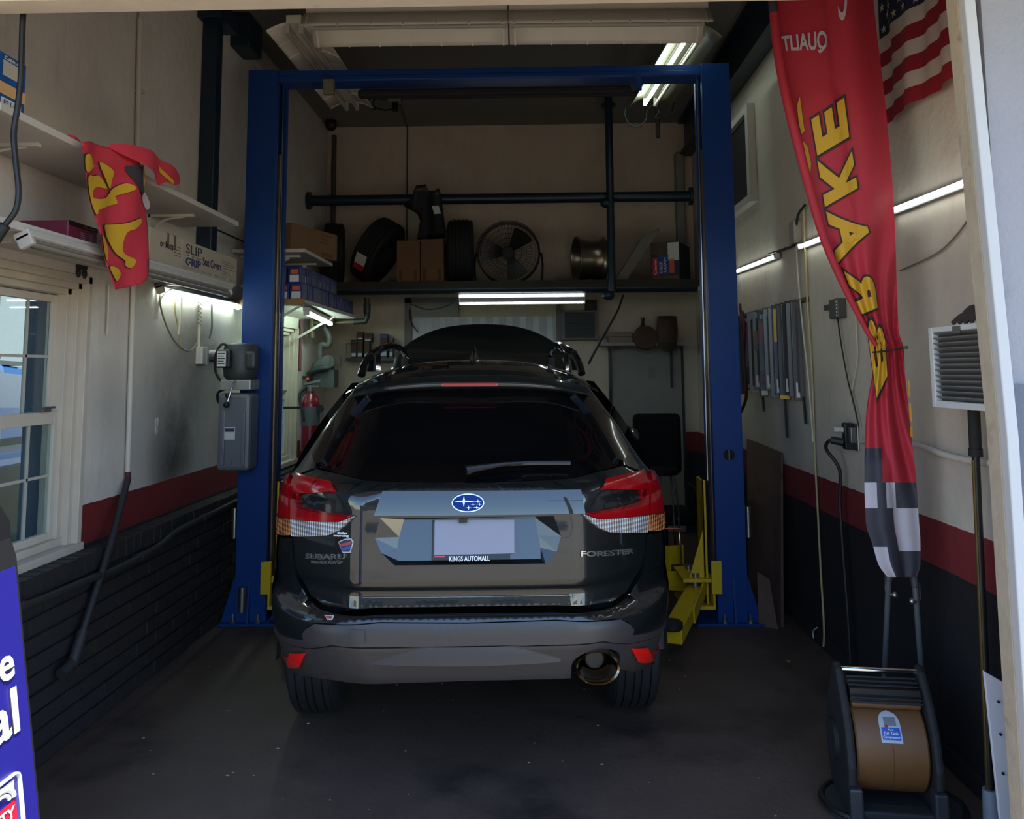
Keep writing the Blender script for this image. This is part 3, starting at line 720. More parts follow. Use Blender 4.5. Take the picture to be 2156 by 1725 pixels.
# wiper
wp = [CI @ V(p) for p in []]
wl_ = [Sx(*SP(*p), off=.022) for p in [(984, 998), (1010, 992), (1060, 987), (1120, 984.5), (1198, 984)]]
MB(CM).tube(spline(wl_, 4), .0085, 6).build('wiper_blade', mat('wiper_grey', (58, 58, 60), .5), car, True)
wa = [Sx(*SP(*p), off=.03) for p in [(982, 1004), (1000, 1000), (1060, 990), (1100, 987)]]
MB(CM).tube(wa, [.02, .014, .008, .006], 8).build('wiper_arm', BLACK, car, True)
# badge: six stars in an oval
def flat(px, py, off): return None
ec = SP(985.5, 1057.5); er = (abs(SP(1020, 1057)[0] - SP(951, 1058)[0]) / 2, .0325)
def on_g(x, z, off):
    v = (z - gb[0][1]) / (gb[3][1] - gb[0][1]); return V((x, .063 + .013 * v + .006 * v * v + .016 * (x / .42) ** 2 - off, z))
def ell(a, b, n=40): return [(ec[0] + a * math.cos(2 * pi * k / n), ec[1] + b * math.sin(2 * pi * k / n)) for k in range(n)]
o_ = [on_g(x, z, .004) for x, z in ell(er[0] * 1.03, er[1] * 1.06)]
bd = MB(CM).prism(o_, (0, .01, 0)).build('badge', mat('badge_navy', (14, 22, 52), .15, coat=.6), car)
ri = MB(CM); e1 = [on_g(x, z, .0065) for x, z in ell(er[0] * .985, er[1] * .99)]; e2 = [on_g(x, z, .0065) for x, z in ell(er[0] * .93, er[1] * .88)]
ri.add(e1 + e2 + [p + V((0, .004, 0)) for p in e1], [(i, (i + 1) % 40, 40 + (i + 1) % 40, 40 + i) for i in range(40)] + [(i, (i + 1) % 40, 80 + (i + 1) % 40, 80 + i) for i in range(40)])
ri.build('badge_rim', mat('badge_silver', (216, 220, 226), .25, .6), bd)
MB(CM).add([on_g(x, z, .0055) for x, z in ell(er[0] * .92, er[1] * .87)], [tuple(range(40))]).build('badge_field', mat('badge_blue', (18, 46, 112), .5, spec=.1), bd)
def star(cx, cz, rx, rz, tail=0):
    pts = []
    for k in range(8):
        a = pi / 4 * k; 
        if k % 2 == 0: r = (rx + (tail if k == 0 else 0), rz); pts.append((cx + r[0] * math.cos(a), cz + r[1] * math.sin(a)))
        else: pts.append((cx + rx * .16 * math.cos(a), cz + rz * .2 * math.sin(a)))
    MB(CM).prism([on_g(x, z, .0075) for x, z in pts], (0, .003, 0)).build('star', mat('star_silver', (222, 232, 238), .3, .4), bd)
s_ = er[0] / 34.5
bz_ = lambda px, py: (ec[0] + (px - 985.5) * s_, ec[1] - (py - 1057.5) * er[1] / 18.5)
for (px, py, rx, ry, tl) in [(977, 1054.5, 20, 11, 6), (1006.5, 1054.5, 8, 4, 0), (996.5, 1060.5, 6, 3.6, 0), (1010, 1060.5, 6, 3.6, 0), (987, 1067, 7, 5, 0), (1004, 1066.5, 8, 4, 0)]:
    x, z = bz_(px, py); star(x, z, rx * s_, ry * er[1] / 18.5, tl * s_)
# number plate (blank, as in the photograph) in a black dealer frame
def onp(px, py, off=0):
    x, z = SP(px, py)
    t = (P3[0].z - z) / (P3[0].z - P3[3].z); y = P3[0].y * (1 - t) + P3[3].y * t
    return V((x, y - .02 - off, z))
def qd(a, b, c, d, off=0): return [onp(*p, off) for p in (a, b, c, d)]
pf = MB(CM).prism(qd((908, 1182), (1074, 1180), (1074, 1099), (909, 1099)), (0, .014, 0)).build('number_plate_frame', BLACK, car, bevel=.004)
MB(CM).prism(qd((914, 1170), (1083, 1166), (1083, 1097), (914, 1098), .003), (0, .004, 0)).build('number_plate', mat('blank_plate', (128, 128, 140), .5, var=.03), pf)
P_ = lambda *a: CM @ onp(*a)
text('frame_lettering', 'KINGS AUTOMALL', INKWHITE, pf, P_(946, 1182.5, .004), P_(1031, 1181.5, .004), P_(946, 1172, .004), .018)
MB(CM).prism(qd((915, 1174), (937, 1174), (937, 1171), (915, 1171), .006), (0, .003, 0)).build('red_tab', mat('pink_red', (190, 70, 80), .5), pf)
def ons(px, py, off=.004): return CM @ Sx(*SP(px, py), off=off)
def stext(name, s, m, a, b, c, bold):
    a, b, c = [V(SP(*p)) for p in (a, b, c)]; me = txt_mesh(s, bold, .001); x0, x1, y0, y1 = bbox(me)
    for v in me.vertices:
        p = a + (b - a) * ((v.co.x - x0) / (x1 - x0)) + (c - a) * ((v.co.y - y0) / (y1 - y0)); v.co = Sx(p.x, p.y, .0015 + (.003 if v.co.z > 0 else 0))
    return put(name, me, m, car, mw=CM)
SIL = mat('badge_letters', (196, 192, 184), .22, .9)
stext('maker_lettering', 'SUBARU', SIL, (645, 1176.5), (728, 1177.5), (645, 1165), .02)
stext('drive_lettering', 'SYMMETRICAL', SIL, (656, 1186), (690, 1187), (656, 1180), .02)
stext('drive_lettering', 'AWD', SIL, (692, 1187.5), (720, 1188), (692, 1179.5), .03)
stext('model_lettering', 'FORESTER', SIL, (1222, 1172), (1333, 1165.5), (1222, 1160), .02)
pent = [(713, 1141), (726, 1135), (740, 1134), (745, 1141), (738, 1164), (722, 1164)]
o = patch('bumper_sticker', PXS(pent), mat('sticker_white', (196, 186, 186), .5), off=.002, st=.03, skirt=.002, label='white-edged five-sided sticker')
for nm, pl, m in (('sticker_navy', [(715, 1142), (727, 1137), (739, 1136), (743, 1142), (737, 1162), (723, 1162)], mat('sticker_navy', (34, 44, 62), .5)), ('sticker_red', [(715.5, 1146), (742, 1139.5), (741.5, 1146), (717, 1152)], mat('sticker_red', (150, 62, 72), .5)), ('sticker_blue', [(718, 1154), (741, 1149), (739, 1157), (721, 1160)], mat('sticker_blue', (52, 74, 130), .5))):
    patch(nm, PXS(pl), m, o, off=.0035 if nm == 'sticker_navy' else .005, st=.03, skirt=.001)
stext('sticker_script', 'auto', INKWHITE, (712, 1124), (731, 1125.5), (712, 1119), .005)
stext('sticker_script', 'sourcing', INKWHITE, (704, 1131), (735, 1132), (704, 1125), .005)
o = patch('bumper_sticker', PXS([(683, 1296), (704, 1297), (700, 1306), (690, 1306)]), mat('sticker_white', (196, 186, 186)), off=.003, st=.03, skirt=.002, label='small white and red shield sticker')
patch('sticker_red', PXS([(686, 1299), (701, 1299.5), (699, 1304), (691, 1304)]), mat('sticker_red', (150, 62, 72)), o, off=.006, st=.03, skirt=.001)
# ---------------------------------------------------------------- two-post lift
BLUE = mat('lift_blue', (18, 58, 122), .42, var=.08, scale=3, spec=.3, bump=.05, bscale=30)
YEL = mat('lift_yellow', (214, 176, 8), .45, var=.1, scale=6, var2=(120, 96, 20), v2scale=6, v2thr=.66)
LY = 5.45
lift = thing('two_post_lift', 'tall blue two-post car lift with yellow arms standing either side of the car', 'car lift', (-.28, LY, 0))
for sd, xa, xb in ((-1, -1.92, -1.72), (1, 1.345, 1.155)):
    p = MB(); t = .012
    xo, xi = xa, xb
    p.box(min(xo, xi), max(xo, xi), LY, LY + t, .012, 3.655).box(min(xo, xi), max(xo, xi), LY + .26, LY + .26 + t, .012, 3.655)
    p.box(min(xo, xo - sd * t), max(xo, xo - sd * t), LY + t, LY + .26, .012, 3.655)
    xl = xi + sd * .03
    p.box(min(xi, xl), max(xi, xl), LY + .02, LY + .055, .012, 3.655).box(min(xi, xl), max(xi, xl), LY + .22, LY + .255, .012, 3.655)
    post = p.build('post', BLUE, lift, bevel=.003)
    b = MB(); b.box(min(xo + sd * .09, xi - sd * .14), max(xo + sd * .09, xi - sd * .14), LY - .045, LY + .38, 0, .018)
    b.build('base_plate', BLUE, lift, bevel=.003)
    for yy in (LY, LY + .26): MB().prism([(xo, yy, .018), (xo + sd * .085, yy, .018), (xo, yy, .30)], (0, t, 0)).build('gusset', BLUE, lift)
    MB().prism([((xo + xi) / 2, LY, .018), ((xo + xi) / 2, LY - .04, .018), ((xo + xi) / 2, LY, .28)], (sd * t, 0, 0)).build('gusset', BLUE, lift)
    for dx in (-.06, .1):
        MB().cyl(((xo + xi) / 2 + sd * dx, LY - .025, .018), ((xo + xi) / 2 + sd * dx, LY - .025, .075), .009, n=8).cyl(((xo + xi) / 2 + sd * dx, LY - .025, .018), ((xo + xi) / 2 + sd * dx, LY - .025, .036), .018, n=6).build('anchor_bolt', GREY, lift)
    # carriage
    c = MB(); x0, x1 = sorted((xi - sd * .005, xi - sd * .07))
    c.box(*sorted((xi - sd * .05, xi - sd * .075)), LY + .03, LY + .055, .12, .89).box(*sorted((xi - sd * .05, xi - sd * .075)), LY + .205, LY + .23, .12, .89)
    c.box(*sorted((xi - sd * .062, xi - sd * .075)), LY + .03, LY + .23, .12, .89)
    c.prism([(xi - sd * .075, LY + .03, .58), (xi - sd * .075, LY + .03, .28), (xi - sd * .17, LY + .03, .28)], (0, .014, 0))
    car_ = c.build('carriage', YEL, lift, bevel=.002)
    yk = MB()
    for zz in (.10, .265): yk.box(*sorted((xi - sd * .02, xi - sd * .22)), LY - .03, LY + .33, zz, zz + .02)
    yk.box(*sorted((xi - sd * .02, xi - sd * .035)), LY - .03, LY + .33, .12, .265).box(*sorted((xi + sd * .02, xi - sd * .045)), LY - .05, LY - .03, .20, .40)
    yk.build('arm_yoke', YEL, lift, bevel=.003)
    for (ya, ex, ey) in ((LY + .04, xi - sd * .40, LY - .68), (LY + .26, xi - sd * .62, LY + .62)):
        px_ = xi - sd * .13; arm = MB()
        d = (V((ex, ey, 0)) - V((px_, ya, 0))).normalized(); n_ = V((-d.y, d.x, 0))
        arm.bar((px_, ya, .19), (ex, ey, .14), .11, .085)
        arm.bar((px_ + n_.x * .06, ya + n_.y * .06, .235), V((px_, ya, .19)).lerp(V((ex, ey, .14)), .55) + n_ * .06, .012, .10)
        a_ = arm.build('swing_arm', YEL, lift, bevel=.006)
        MB().cyl((px_, ya, .10), (px_, ya, .31), .028, n=14).build('pivot_pin', STEEL, a_, True)
        MB().lathe([(.05, -.01), (.06, .0), (.06, .03), (.045, .04)], (ex, ey, .185), n=18).build('lift_pad', RUBBER, a_, True)
    # curved toe guard beyond the yoke
    tg = MB(); pts = [(xi - sd * (.10 + .21 * math.sin(pi * k / 12)), LY + .42 + .2 * math.cos(pi * k / 12), .30) for k in range(0, 10)]
    for a, b_ in zip(pts, pts[1:]): tg.bar(a, b_, .012, .13)
    tg.build('toe_guard', YEL, lift)
    # lift cylinder rod and cable inside the post
    MB().cyl((xi + sd * .02, LY + .15, .1), (xi + sd * .02, LY + .15, 2.0), .028, n=12).cyl((xi + sd * .02, LY + .15, 2.0), (xi + sd * .02, LY + .15, 3.1), .014, n=10).build('cylinder', mat('dull_bronze', (118, 102, 88), .35, .6), lift, True)
    MB().tube([(xi - sd * .02, LY + .10, .88), (xi - sd * .01, LY + .10, 3.6)], .005, 6).build('lift_cable', STEEL, lift, True)
    # latch cover cans on the outside of the post and on the base
    MB().cyl((xo + sd * .03, LY + .05, .53), (xo + sd * .03, LY + .05, .72), .022, n=14).build('pin_holder', STEEL, lift, True)
MB().cyl((-1.86, LY - .03, .09), (-1.86, LY - .03, .24), .026, n=14).build('pin_holder', STEEL, lift, True)
h = MB().box(-1.72, 1.155, LY + .02, LY + .18, 3.575, 3.655).box(-1.72, 1.155, LY + .012, LY + .02, 3.58, 3.612)
h.build('crossbeam', BLUE, lift, bevel=.004)
MB().box(-1.18, .69, LY + .04, LY + .11, 3.47, 3.53).build('padded_shutoff_bar', mat('dark_foam', (20, 21, 26), .8), lift, bevel=.02)
sw = MB().box(-1.40, -1.325, LY - .035, LY + .01, 3.47, 3.575).build('limit_switch_box', mat('switch_grey', (112, 108, 84), .5), lift, bevel=.006)
MB().sphere((-1.365, LY - .036, 3.56), .008, 8, 6).build('screw', STEEL, sw)
MB().box(.715, .755, LY + .01, LY + .03, 3.48, 3.6).cyl((.735, LY - .002, 3.495), (.735, LY + .04, 3.495), .012, n=10).build('bar_bracket', BLUE, lift)
rh = V(A(1535, 958, LY)); MB().cyl((rh.x, LY - .003, rh.z), (rh.x, LY + .002, rh.z), .036, n=24).build('access_hole', mat('hole_black', (6, 6, 8), .8), lift)
MB().box(rh.x - .004, rh.x + .004, LY - .006, LY - .002, rh.z - .034, rh.z + .034).build('latch_cable', GREY, lift)
# hydraulic power unit
MOT = mat('motor_grey', (58, 60, 60), .5, var=.08); TANK = mat('smoky_tank', (108, 110, 114), .35, var=.12, scale=5, var2=(84, 80, 76), v2scale=6, v2thr=.6)
px = V(A(505, 850, 5.36)).x
mo = MB().lathe([(.02, .0), (.085, .0), (.103, .02), (.108, .06), (.108, .20), (.10, .225), (.06, .235)], (px, 5.36, 1.555), n=28).build('motor', MOT, lift, True)
MB().box(px + .06, px + .13, 5.25, 5.31, 1.62, 1.74).build('capacitor_cover', MOT, mo, bevel=.02)
MB().box(px - .115, px - .02, 5.215, 5.28, 1.63, 1.745).build('terminal_box', mat('terminal_black', (34, 35, 36), .5), mo, bevel=.01)
MB().box(px - .10, px - .045, 5.212, 5.216, 1.64, 1.735).build('rating_plate', LABEL, mo)
for k in range(5): MB().box(px - .095, px - .052 - .006 * (k % 2), 5.210, 5.213, 1.718 - k * .016, 1.724 - k * .016).build('print_line', INK, mo)
va_ = MB().box(px - .095, px + .10, 5.26, 5.44, 1.49, 1.555).build('valve_block', mat('cast_alloy', (168, 166, 158), .4, .5), lift, bevel=.005)
MB().tube([(px + .005, 5.25, 1.55), (px - .005, 5.225, 1.51), (px - .025, 5.21, 1.42)], .006, 8).sphere((px - .03, 5.208, 1.40), .019).build('release_lever', STEEL, va_, True)
MB().sphere((px - .03, 5.206, 1.40), .02).sphere((px - .038, 5.25, 1.455), .018).build('lever_knob', BLACK, va_, True)
tk = MB().box(px - .11, px + .10, 5.265, 5.445, .985, 1.47)
to = tk.build('oil_tank', TANK, lift, bevel=.025)
for dx in (-.075, .055): MB().box(px + dx - .006, px + dx + .018, 5.255, 5.27, 1.02, 1.36).build('tank_rib', TANK, to, bevel=.005)
MB().cyl((px - .03, 5.25, 1.04), (px - .03, 5.27, 1.04), .022, n=16).build('drain_plug', TANK, to, True)
MB().box(px - .06, px + .01, 5.258, 5.266, 1.18, 1.26).build('tank_label', LABEL, to)
MB().box(px - .055, px + .005, 5.255, 5.259, 1.23, 1.252).build('label_band', INKBLUE, to)
MB().tube(spline([(px - .05, 5.3, 1.76), (px - .10, 5.28, 1.78), (px - .135, 5.27, 1.70), (px - .13, 5.28, 1.60), (px - .09, 5.3, 1.53)]), .008, 8).build('motor_cable', CORD_BLACK, lift, True)
MB().tube(spline([(px - .08, 5.33, 1.5), (px - .14, 5.35, 1.47), (px - .14, 5.37, 1.41), (px - .09, 5.4, 1.38)]), .009, 8).build('hydraulic_hose', RUBBER, lift, True)

# ---------------------------------------------------------------- ceiling lights
def batten(name, label, p0, p1, lit=(), rib=0, w=.17, drop=.13, tube_mat=TUBE_OFF, refl=REFL, chains=True, group=None):
    p0, p1 = V(p0), V(p1); d = (p1 - p0).normalized(); s = d.cross(V((0, 0, 1))).normalized(); up = V((0, 0, 1))
    t = thing(name, label, 'ceiling light', (p0 + p1) / 2, 0, group)
    MB().obox((p0 + p1) / 2 + up * .03, s * .10, p1 - p0, up * .05).build('channel', refl, t, bevel=.003)
    for q in (-1, 1):
        def wing(u, v):
            return p0 + (p1 - p0) * u + s * (q * (.05 + w * v)) + up * (.005 - drop * (v ** 1.6))
        m = MB().grid(wing, 8, 8).build('reflector_wing', refl, t, smooth=60)
        so = m.modifiers.new('thick', 'SOLIDIFY'); so.thickness = .004
        n = int((p1 - p0).length / .21)
        if rib:
            for k in range(n + 1):
                u = (k + .15) / (n + .3)
                MB().tube([wing(u, v / 6) - up * .004 for v in range(7)], .006, 4).build('rib', refl, m)
        sp = .045 * q
        on = (q in lit)
        MB().cyl(p0 + s * sp - up * .05 + d * .03, p1 + s * sp - up * .05 - d * .03, .0145, n=12).build('tube', TUBE_ON if on else tube_mat, t, True, )
        for e, k in ((p0, 1), (p1, -1)):
            MB().obox(e + s * sp - up * .03 + d * (.02 * k), s * .03, d * .022, up * .07).build('lamp_holder', WHITE, t, bevel=.003)
    if chains:
        for e, k in ((p0, 1), (p1, -1)):
            a = e + d * (.02 * k) + up * .05
            MB().tube([a, V((a.x, a.y, ZC))], .004, 5).build('chain', GREY, t)
    return t
batten('ceiling_light', 'left unlit half of the white fluorescent light hanging across the bay', (-1.40, 5.02, 3.83), (-.137, 5.02, 3.825), rib=1, w=.12, drop=.13)
batten('ceiling_light', 'right unlit half of the white fluorescent light hanging across the bay', (-.127, 5.02, 3.825), (1.11, 5.02, 3.815), rib=1, w=.12, drop=.13)
batten('ceiling_light', 'unlit white fluorescent light running into the bay at the left', (-1.52, 5.12, 3.84), (-1.49, 6.75, 3.84), rib=1, w=.13, drop=.05)
METR = mat('bright_reflector', (120, 116, 98), .38, .6)
batten('ceiling_light', 'fluorescent light with one glowing tube over the right side of the car', (1.09, 5.25, 3.83), (.99, 6.72, 3.83), lit=(-1,), rib=0, w=.12, drop=.07, refl=METR)
def led_strip(name, label, p0, p1, down, lit_m, body=WHITE, r=.013, wside=.05):
    p0, p1, down = V(p0), V(p1), V(down).normalized(); d = (p1 - p0).normalized(); s = d.cross(down).normalized()
    t = thing(name, label, 'strip light', (p0 + p1) / 2)
    MB().obox((p0 + p1) / 2 - down * .018, s * wside, p1 - p0, down * .03).build('channel', body, t, bevel=.004)
    MB().cyl(p0 + down * .012 + d * .02, p1 + down * .012 - d * .02, r, n=12).build('tube', lit_m, t, True)
    for e, k in ((p0, 1), (p1, -1)): MB().obox(e + d * .012 * k + down * .004, s * (wside * .9), d * .024, down * .045).build('end_cap', WHITE, t, bevel=.004)
    return t
led_strip('strip_light', 'lit fluorescent strip on the left wall under the end of the shelf', (-2.08, 4.57, 2.07), (-2.08, 5.85, 2.07), (.25, 0, -1), TUBE_ON, GREY)
RIBT = reeded('ribbed_diffuser', (150, 144, 132), 22)
led_strip('strip_light', 'unlit strip light under the lower left shelf, nearest the window', (-1.80, 2.87, 2.075), (-1.80, 3.70, 2.075), (.5, 0, -1), RIBT, WHITE, .02, .06)
led_strip('strip_light', 'unlit strip light under the lower left shelf, below the white cartons', (-1.80, 3.73, 2.075), (-1.80, 4.86, 2.075), (.5, 0, -1), RIBT, WHITE, .02, .06)
led_strip('strip_light', 'short lit strip under the blue-boxed shelf in the far left corner', (-1.665, 6.08, 2.045), (-1.83, 7.5, 2.045), (0, 0, -1), TUBE_CN)
for lb, a, b in (('lit strip on the right wall nearest the bay door', 2.62, 3.78), ('lit strip on the right wall partly behind the tall red flag', 3.86, 5.04), ('lit strip on the right wall farthest in, beside the lift post', 5.50, 6.72)):
    za = 2.292 + (a - 3.1) * .024; zb = 2.292 + (b - 3.1) * .024
    led_strip('strip_light', lb, (1.635, a, za), (1.635, b, zb), (-1, 0, -.15), TUBE_RT, GREY, .011, .04)
# two-row shop light under the rear shelf
t = thing('shop_light', 'two-row white LED shop light hanging under the rear shelf', 'shop light', (-.095, 7.8, 2.2))
a, b = V(A(966, 632, 7.72)), V(A(1233, 629, 7.72)); ux = (b - a).normalized(); dn = V((0, -.75, -.66)).normalized(); sd_ = ux.cross(dn).normalized()
if sd_.z < 0: sd_ = -sd_
MB().obox((a + b) / 2 - dn * .02, (b - a), sd_ * .13, dn * .03).build('housing', WHITE, t, bevel=.004)
MB().obox((a + b) / 2, (b - a) * .985, sd_ * .05, dn * .006).build('reflector_strip', mat('grey_strip', (140, 140, 144), .4), t)
ledm = MB().sphere((0, 0, 0), .0062, 8, 6).mesh(); ledm.materials.append(LED_ON)
for row in (-1, 1):
    for k in range(74):
        o = bpy.data.objects.new('led', ledm); COL.objects.link(o); o.parent = t
        o.location = MW[t.name].inverted() @ (a.lerp(b, (k + .7) / 75.4) + sd_ * (.042 * row) + dn * .002)
for q in (a, b): MB().tube([q - dn * .03, V((q.x, 7.7, 2.33))], .003, 5).build('hanger', GREY, t)

# ---------------------------------------------------------------- left wall: shelves and what is on them
def shelf(label, x0, x1, y0, y1, z0, z1, brk, m=WHITE, curve=False):
    t = thing('wall_shelf', label, 'shelf', ((x0 + x1) / 2, (y0 + y1) / 2, z0))
    MB().box(x0, x1, y0, y1, z0, z1).build('board', m, t, bevel=.003)
    for y in brk:
        q = MB().box(x0 + .001, x0 + .25 * (1 if x1 > x0 else -1), y - .012, y + .012, z0 - .014, z0).box(x0 + .001, x0 + .012, y - .012, y + .012, z0 - .2, z0)
        q.tube(spline([(x0 + .008, y, z0 - .17), (x0 + .03, y, z0 - .08), (x0 + .09, y, z0 - .03), (x0 + .2, y, z0 - .012)], 4), .006, 6)
        q.build('bracket', WHITE, t)
    return t
shelf('long white upper shelf on the left wall with a red banner over it', XL, -1.76, 2.645, 4.9, 2.475, 2.503, (3.05, 4.5))
shelf('long white lower shelf on the left wall holding cartons and strip lights', XL, -1.80, 2.645, 4.95, 2.105, 2.135, (3.0, 4.62))
def carton(name, label, c, sx, sy, sz, m, rz=0, cat='box', group=None):
    """a closed carton standing on z=c.z; returns (thing, frame) with frame(u, v, face) giving world points"""
    t = thing(name, label, cat, c, rz, group); mw = MW[t.name]
    MB(mw).box(-sx / 2, sx / 2, -sy / 2, sy / 2, 0, sz).build('carton', m, t, bevel=.004)
    def fr(face, u, v, off=.001):
        if face == 'front': p = V((-sx / 2 + sx * u, -sy / 2 - off, sz * v))
        elif face == 'right': p = V((sx / 2 + off, -sy / 2 + sy * u, sz * v))
        elif face == 'left': p = V((-sx / 2 - off, sy / 2 - sy * u, sz * v))
        else: p = V((-sx / 2 + sx * u, -sy / 2 + sy * v, sz + off))
        return mw @ p
    return t, fr
def patch4(t, fr, face, name, m, u0, u1, v0, v1, off=.001):
    return plate(name, m, t, fr(face, u0, v0, off), fr(face, u1, v0, off), fr(face, u0, v1, off), .0008)
def ftext(t, fr, face, s, m, u0, u1, v0, v1, bold=.01, off=.0012, name='printing'):
    return text(name, s, m, t, fr(face, u0, v0, off), fr(face, u1, v0, off), fr(face, u0, v1, off), bold, .0006)
PALE = mat('pale_carton', (170, 156, 138), .75, var=.08)
zS = 2.135
t, fr = carton('carton', 'white printed carton for floor mats with torn tape, beside the red banner', (-1.93, 4.07, zS), .21, .36, .165, PALE)
ftext(t, fr, 'right', 'or Mats', INK, .3, .72, .52, .74, .015)
for k in range(4): patch4(t, fr, 'right', 'print_line', INK, .74, .98, .66 - k * .09, .675 - k * .09)
for u in (.52, .74): patch4(t, fr, 'right', 'tape_strip', mat('brown_tape', (96, 74, 58), .4), u, u + .055, .55, 1.0)
for u in (.52, .74): patch4(t, fr, 'top', 'tape_strip', mat('brown_tape', (96, 74, 58)), .02, .98, u, u + .055)
t, fr = carton('carton', 'white carton of slip-on seat covers at the far end of the lower left shelf', (-1.95, 4.70, zS), .22, .82, .17, PALE)
ftext(t, fr, 'right', 'SLIP', INK, .06, .32, .60, .90, .004); patch4(t, fr, 'right', 'underline', INK, .05, .33, .53, .545)
ftext(t, fr, 'right', 'GRIP', INKBLUE, .06, .31, .22, .48, .035)
ftext(t, fr, 'right', 'Seat Covers', INKBLUE, .34, .68, .38, .66, .02)
for k in range(4): patch4(t, fr, 'right', 'print_line', INK, .70, .90 + .05 * (k % 2), .74 - k * .08, .752 - k * .08)
for k in range(2): patch4(t, fr, 'right', 'print_line', INK, .70, .82, .38 - k * .08, .39 - k * .08)
for u, v in ((.12, .2), (.13, .5), (.52, .08), (.56, .36), (.8, .1), (.88, .34)): patch4(t, fr, 'right', 'tape_scrap', mat('shiny_tape', (224, 220, 210), .15), u, u + .02, v, v + .1)
patch4(t, fr, 'right', 'lid_edge', INK, .0, 1.0, .155, .16)
t, fr = carton('carton', 'small maroon printed box on the lower left shelf behind the banner', (-1.94, 3.33, zS), .2, .22, .075, mat('maroon_box', (104, 32, 58), .45))
patch4(t, fr, 'right', 'black_top_band', BLACK, 0, 1, .74, 1); patch4(t, fr, 'right', 'silver_picture', STEEL, .72, .84, .12, .6)
for k in range(4): patch4(t, fr, 'right', 'print_line', LABEL, .4, .6, .5 - k * .1, .515 - k * .1)
ftext(t, fr, 'right', 'Monroe', LABEL, .5, .86, .79, .95, .01)
t, fr = carton('carton', 'blue boxed spare part with an orange band standing on the upper left shelf', (-1.89, 2.80, 2.503), .13, .15, .21, mat('filter_blue', (22, 74, 140), .45), 0)
patch4(t, fr, 'right', 'picture_panel', mat('picture_grey', (176, 168, 156), .5), .12, .86, .62, .88)
patch4(t, fr, 'right', 'orange_band', mat('peach_band', (204, 160, 110), .5), 0, 1, .30, .50); patch4(t, fr, 'right', 'white_label', LABEL, .1, .85, .10, .25)
ftext(t, fr, 'right', 'PB1AF', INK, .2, .75, .13, .22, .02)
ftext(t, fr, 'right', 'CabinAir', LABEL, .15, .85, .90, .96, .01)
tag(MB().tube(spline([(-1.82, 2.92, 2.515), (-1.83, 3.0, 2.515), (-1.82, 3.07, 2.52)], 4), .011, 8).build('pry_bar', BLACK, None, True), 'short black bar lying on the upper left shelf edge', 'tool')
tag(MB().sphere((-1.9, 3.08, 2.145), (.02, .05, .014)).tube([(-1.92, 3.0, 2.145), (-1.88, 3.14, 2.146)], .008, 6).build('clamp', BLACK, None, True), 'small black clamp on the lower left shelf near the window', 'tool')
hk = V(W(167, 566, XL)); hm = MB()
for dy in (-.022, .022): hm.lathe([(.012, 0), (.018, .004), (.018, .016), (.012, .02)], (hk.x + .002, hk.y + dy, hk.z + .01), (1, 0, 0), 12).sphere((hk.x + .012, hk.y + dy * 1.2, hk.z - .022), (.012, .012, .024), 8, 6)
tag(hm.build('wall_hook', mat('dark_iron', (34, 30, 28), .6), None, True), 'small dark iron twin hook on the plaster above the window corner', 'hook')
# hanging black power cord with its plug, inside the door
hp = [V(A(*p, 2.61)) for p in ((50, -30), (47, 60), (44, 160), (37, 225), (29, 280), (33, 340), (39, 400), (34, 440), (18, 465), (3, 482))]
t = thing('hanging_cord', 'thick black cord with a connector hanging in front of the left shelves', 'cord', (hp[-1].x, hp[-1].y, hp[-1].z - .05))
hp[0] = V((hp[0].x, hp[0].y, ZC))
MB().tube([hp[0]] + spline(hp[1:], 5), .0095, 8).build('cord', CORD_BLACK, t, True)
MB().cyl(hp[-1] + V((.012, 0, .012)), hp[-1] + V((-.03, 0, -.045)), .017, .022, 12).build('connector', RUBBER, t, True)
# white conduit and the drain pipe painted into the wall
c1, c2, c3 = V((-2.098, 4.26, 3.5)), V((-2.098, 4.29, 2.8)), V((-2.098, 4.325, 1.08))
t = thing('conduit', 'white surface conduit running down the left wall right of the window', 'conduit', c3)
MB().tube([c1, c2, c3], .014, 10).build('tube', mat('conduit_white', (196, 188, 176), .5), t, True)
MB().tube(spline([c1, c1 + V((0, .03, .15)), c1 + V((.01, .07, .35)), (-2.1, 4.33, ZC)], 4), .007, 8).build('cable', CORD_WHITE, t, True)
for z in (2.45, 3.1): MB().box(-2.118, -2.08, 4.262 + (3.5 - z) * .027, 4.302 + (3.5 - z) * .027, z, z + .018).build('clip', WHITE, t)
DRN = mat('dark_painted_pipe', (40, 38, 40), .6, var=.2, bump=.2)
t = thing('drain_pipe', 'dark painted drain pipe slanting down the lower left wall', 'pipe', (-1.99, 3.6, .3))
q0, q1, q2 = V((-2.09, 4.315, 1.06)), V(W(232, 1150, -1.985)), V(W(150, 1405, -1.98))
MB().tube([(-2.098, 4.325, 1.09), q0], .015, 10).build('red_upper_length', mat('red_painted_pipe', (84, 30, 30), .6), t, True)
MB().tube([q0, q1, q1.lerp(q2, .72)], .016, 10).build('pipe', DRN, t, True)
MB().tube([q1.lerp(q2, .72), q2], .024, 12).tube([q2 + V((0, 0, .015)), q2 + V((-.005, -.07, -.005))], .024, 12).build('elbow_fitting', DRN, t, True)
rp = [V(W(*p, -1.985)) for p in ((-140, 1345), (40, 1281), (200, 1216), (225, 1208), (250, 1196), (300, 1171), (340, 1146), (372, 1119), (430, 1090), (497, 1056))] + [V((-1.985, 6.6, .76)), V((-1.985, 8.2, .77))]
t = thing('wall_pipe', 'dark painted pipe running along the top of the brick dado', 'pipe', (-1.985, 5, .66))
MB().tube(spline(rp, 4), .0165, 10).build('pipe', DRN, t, True)
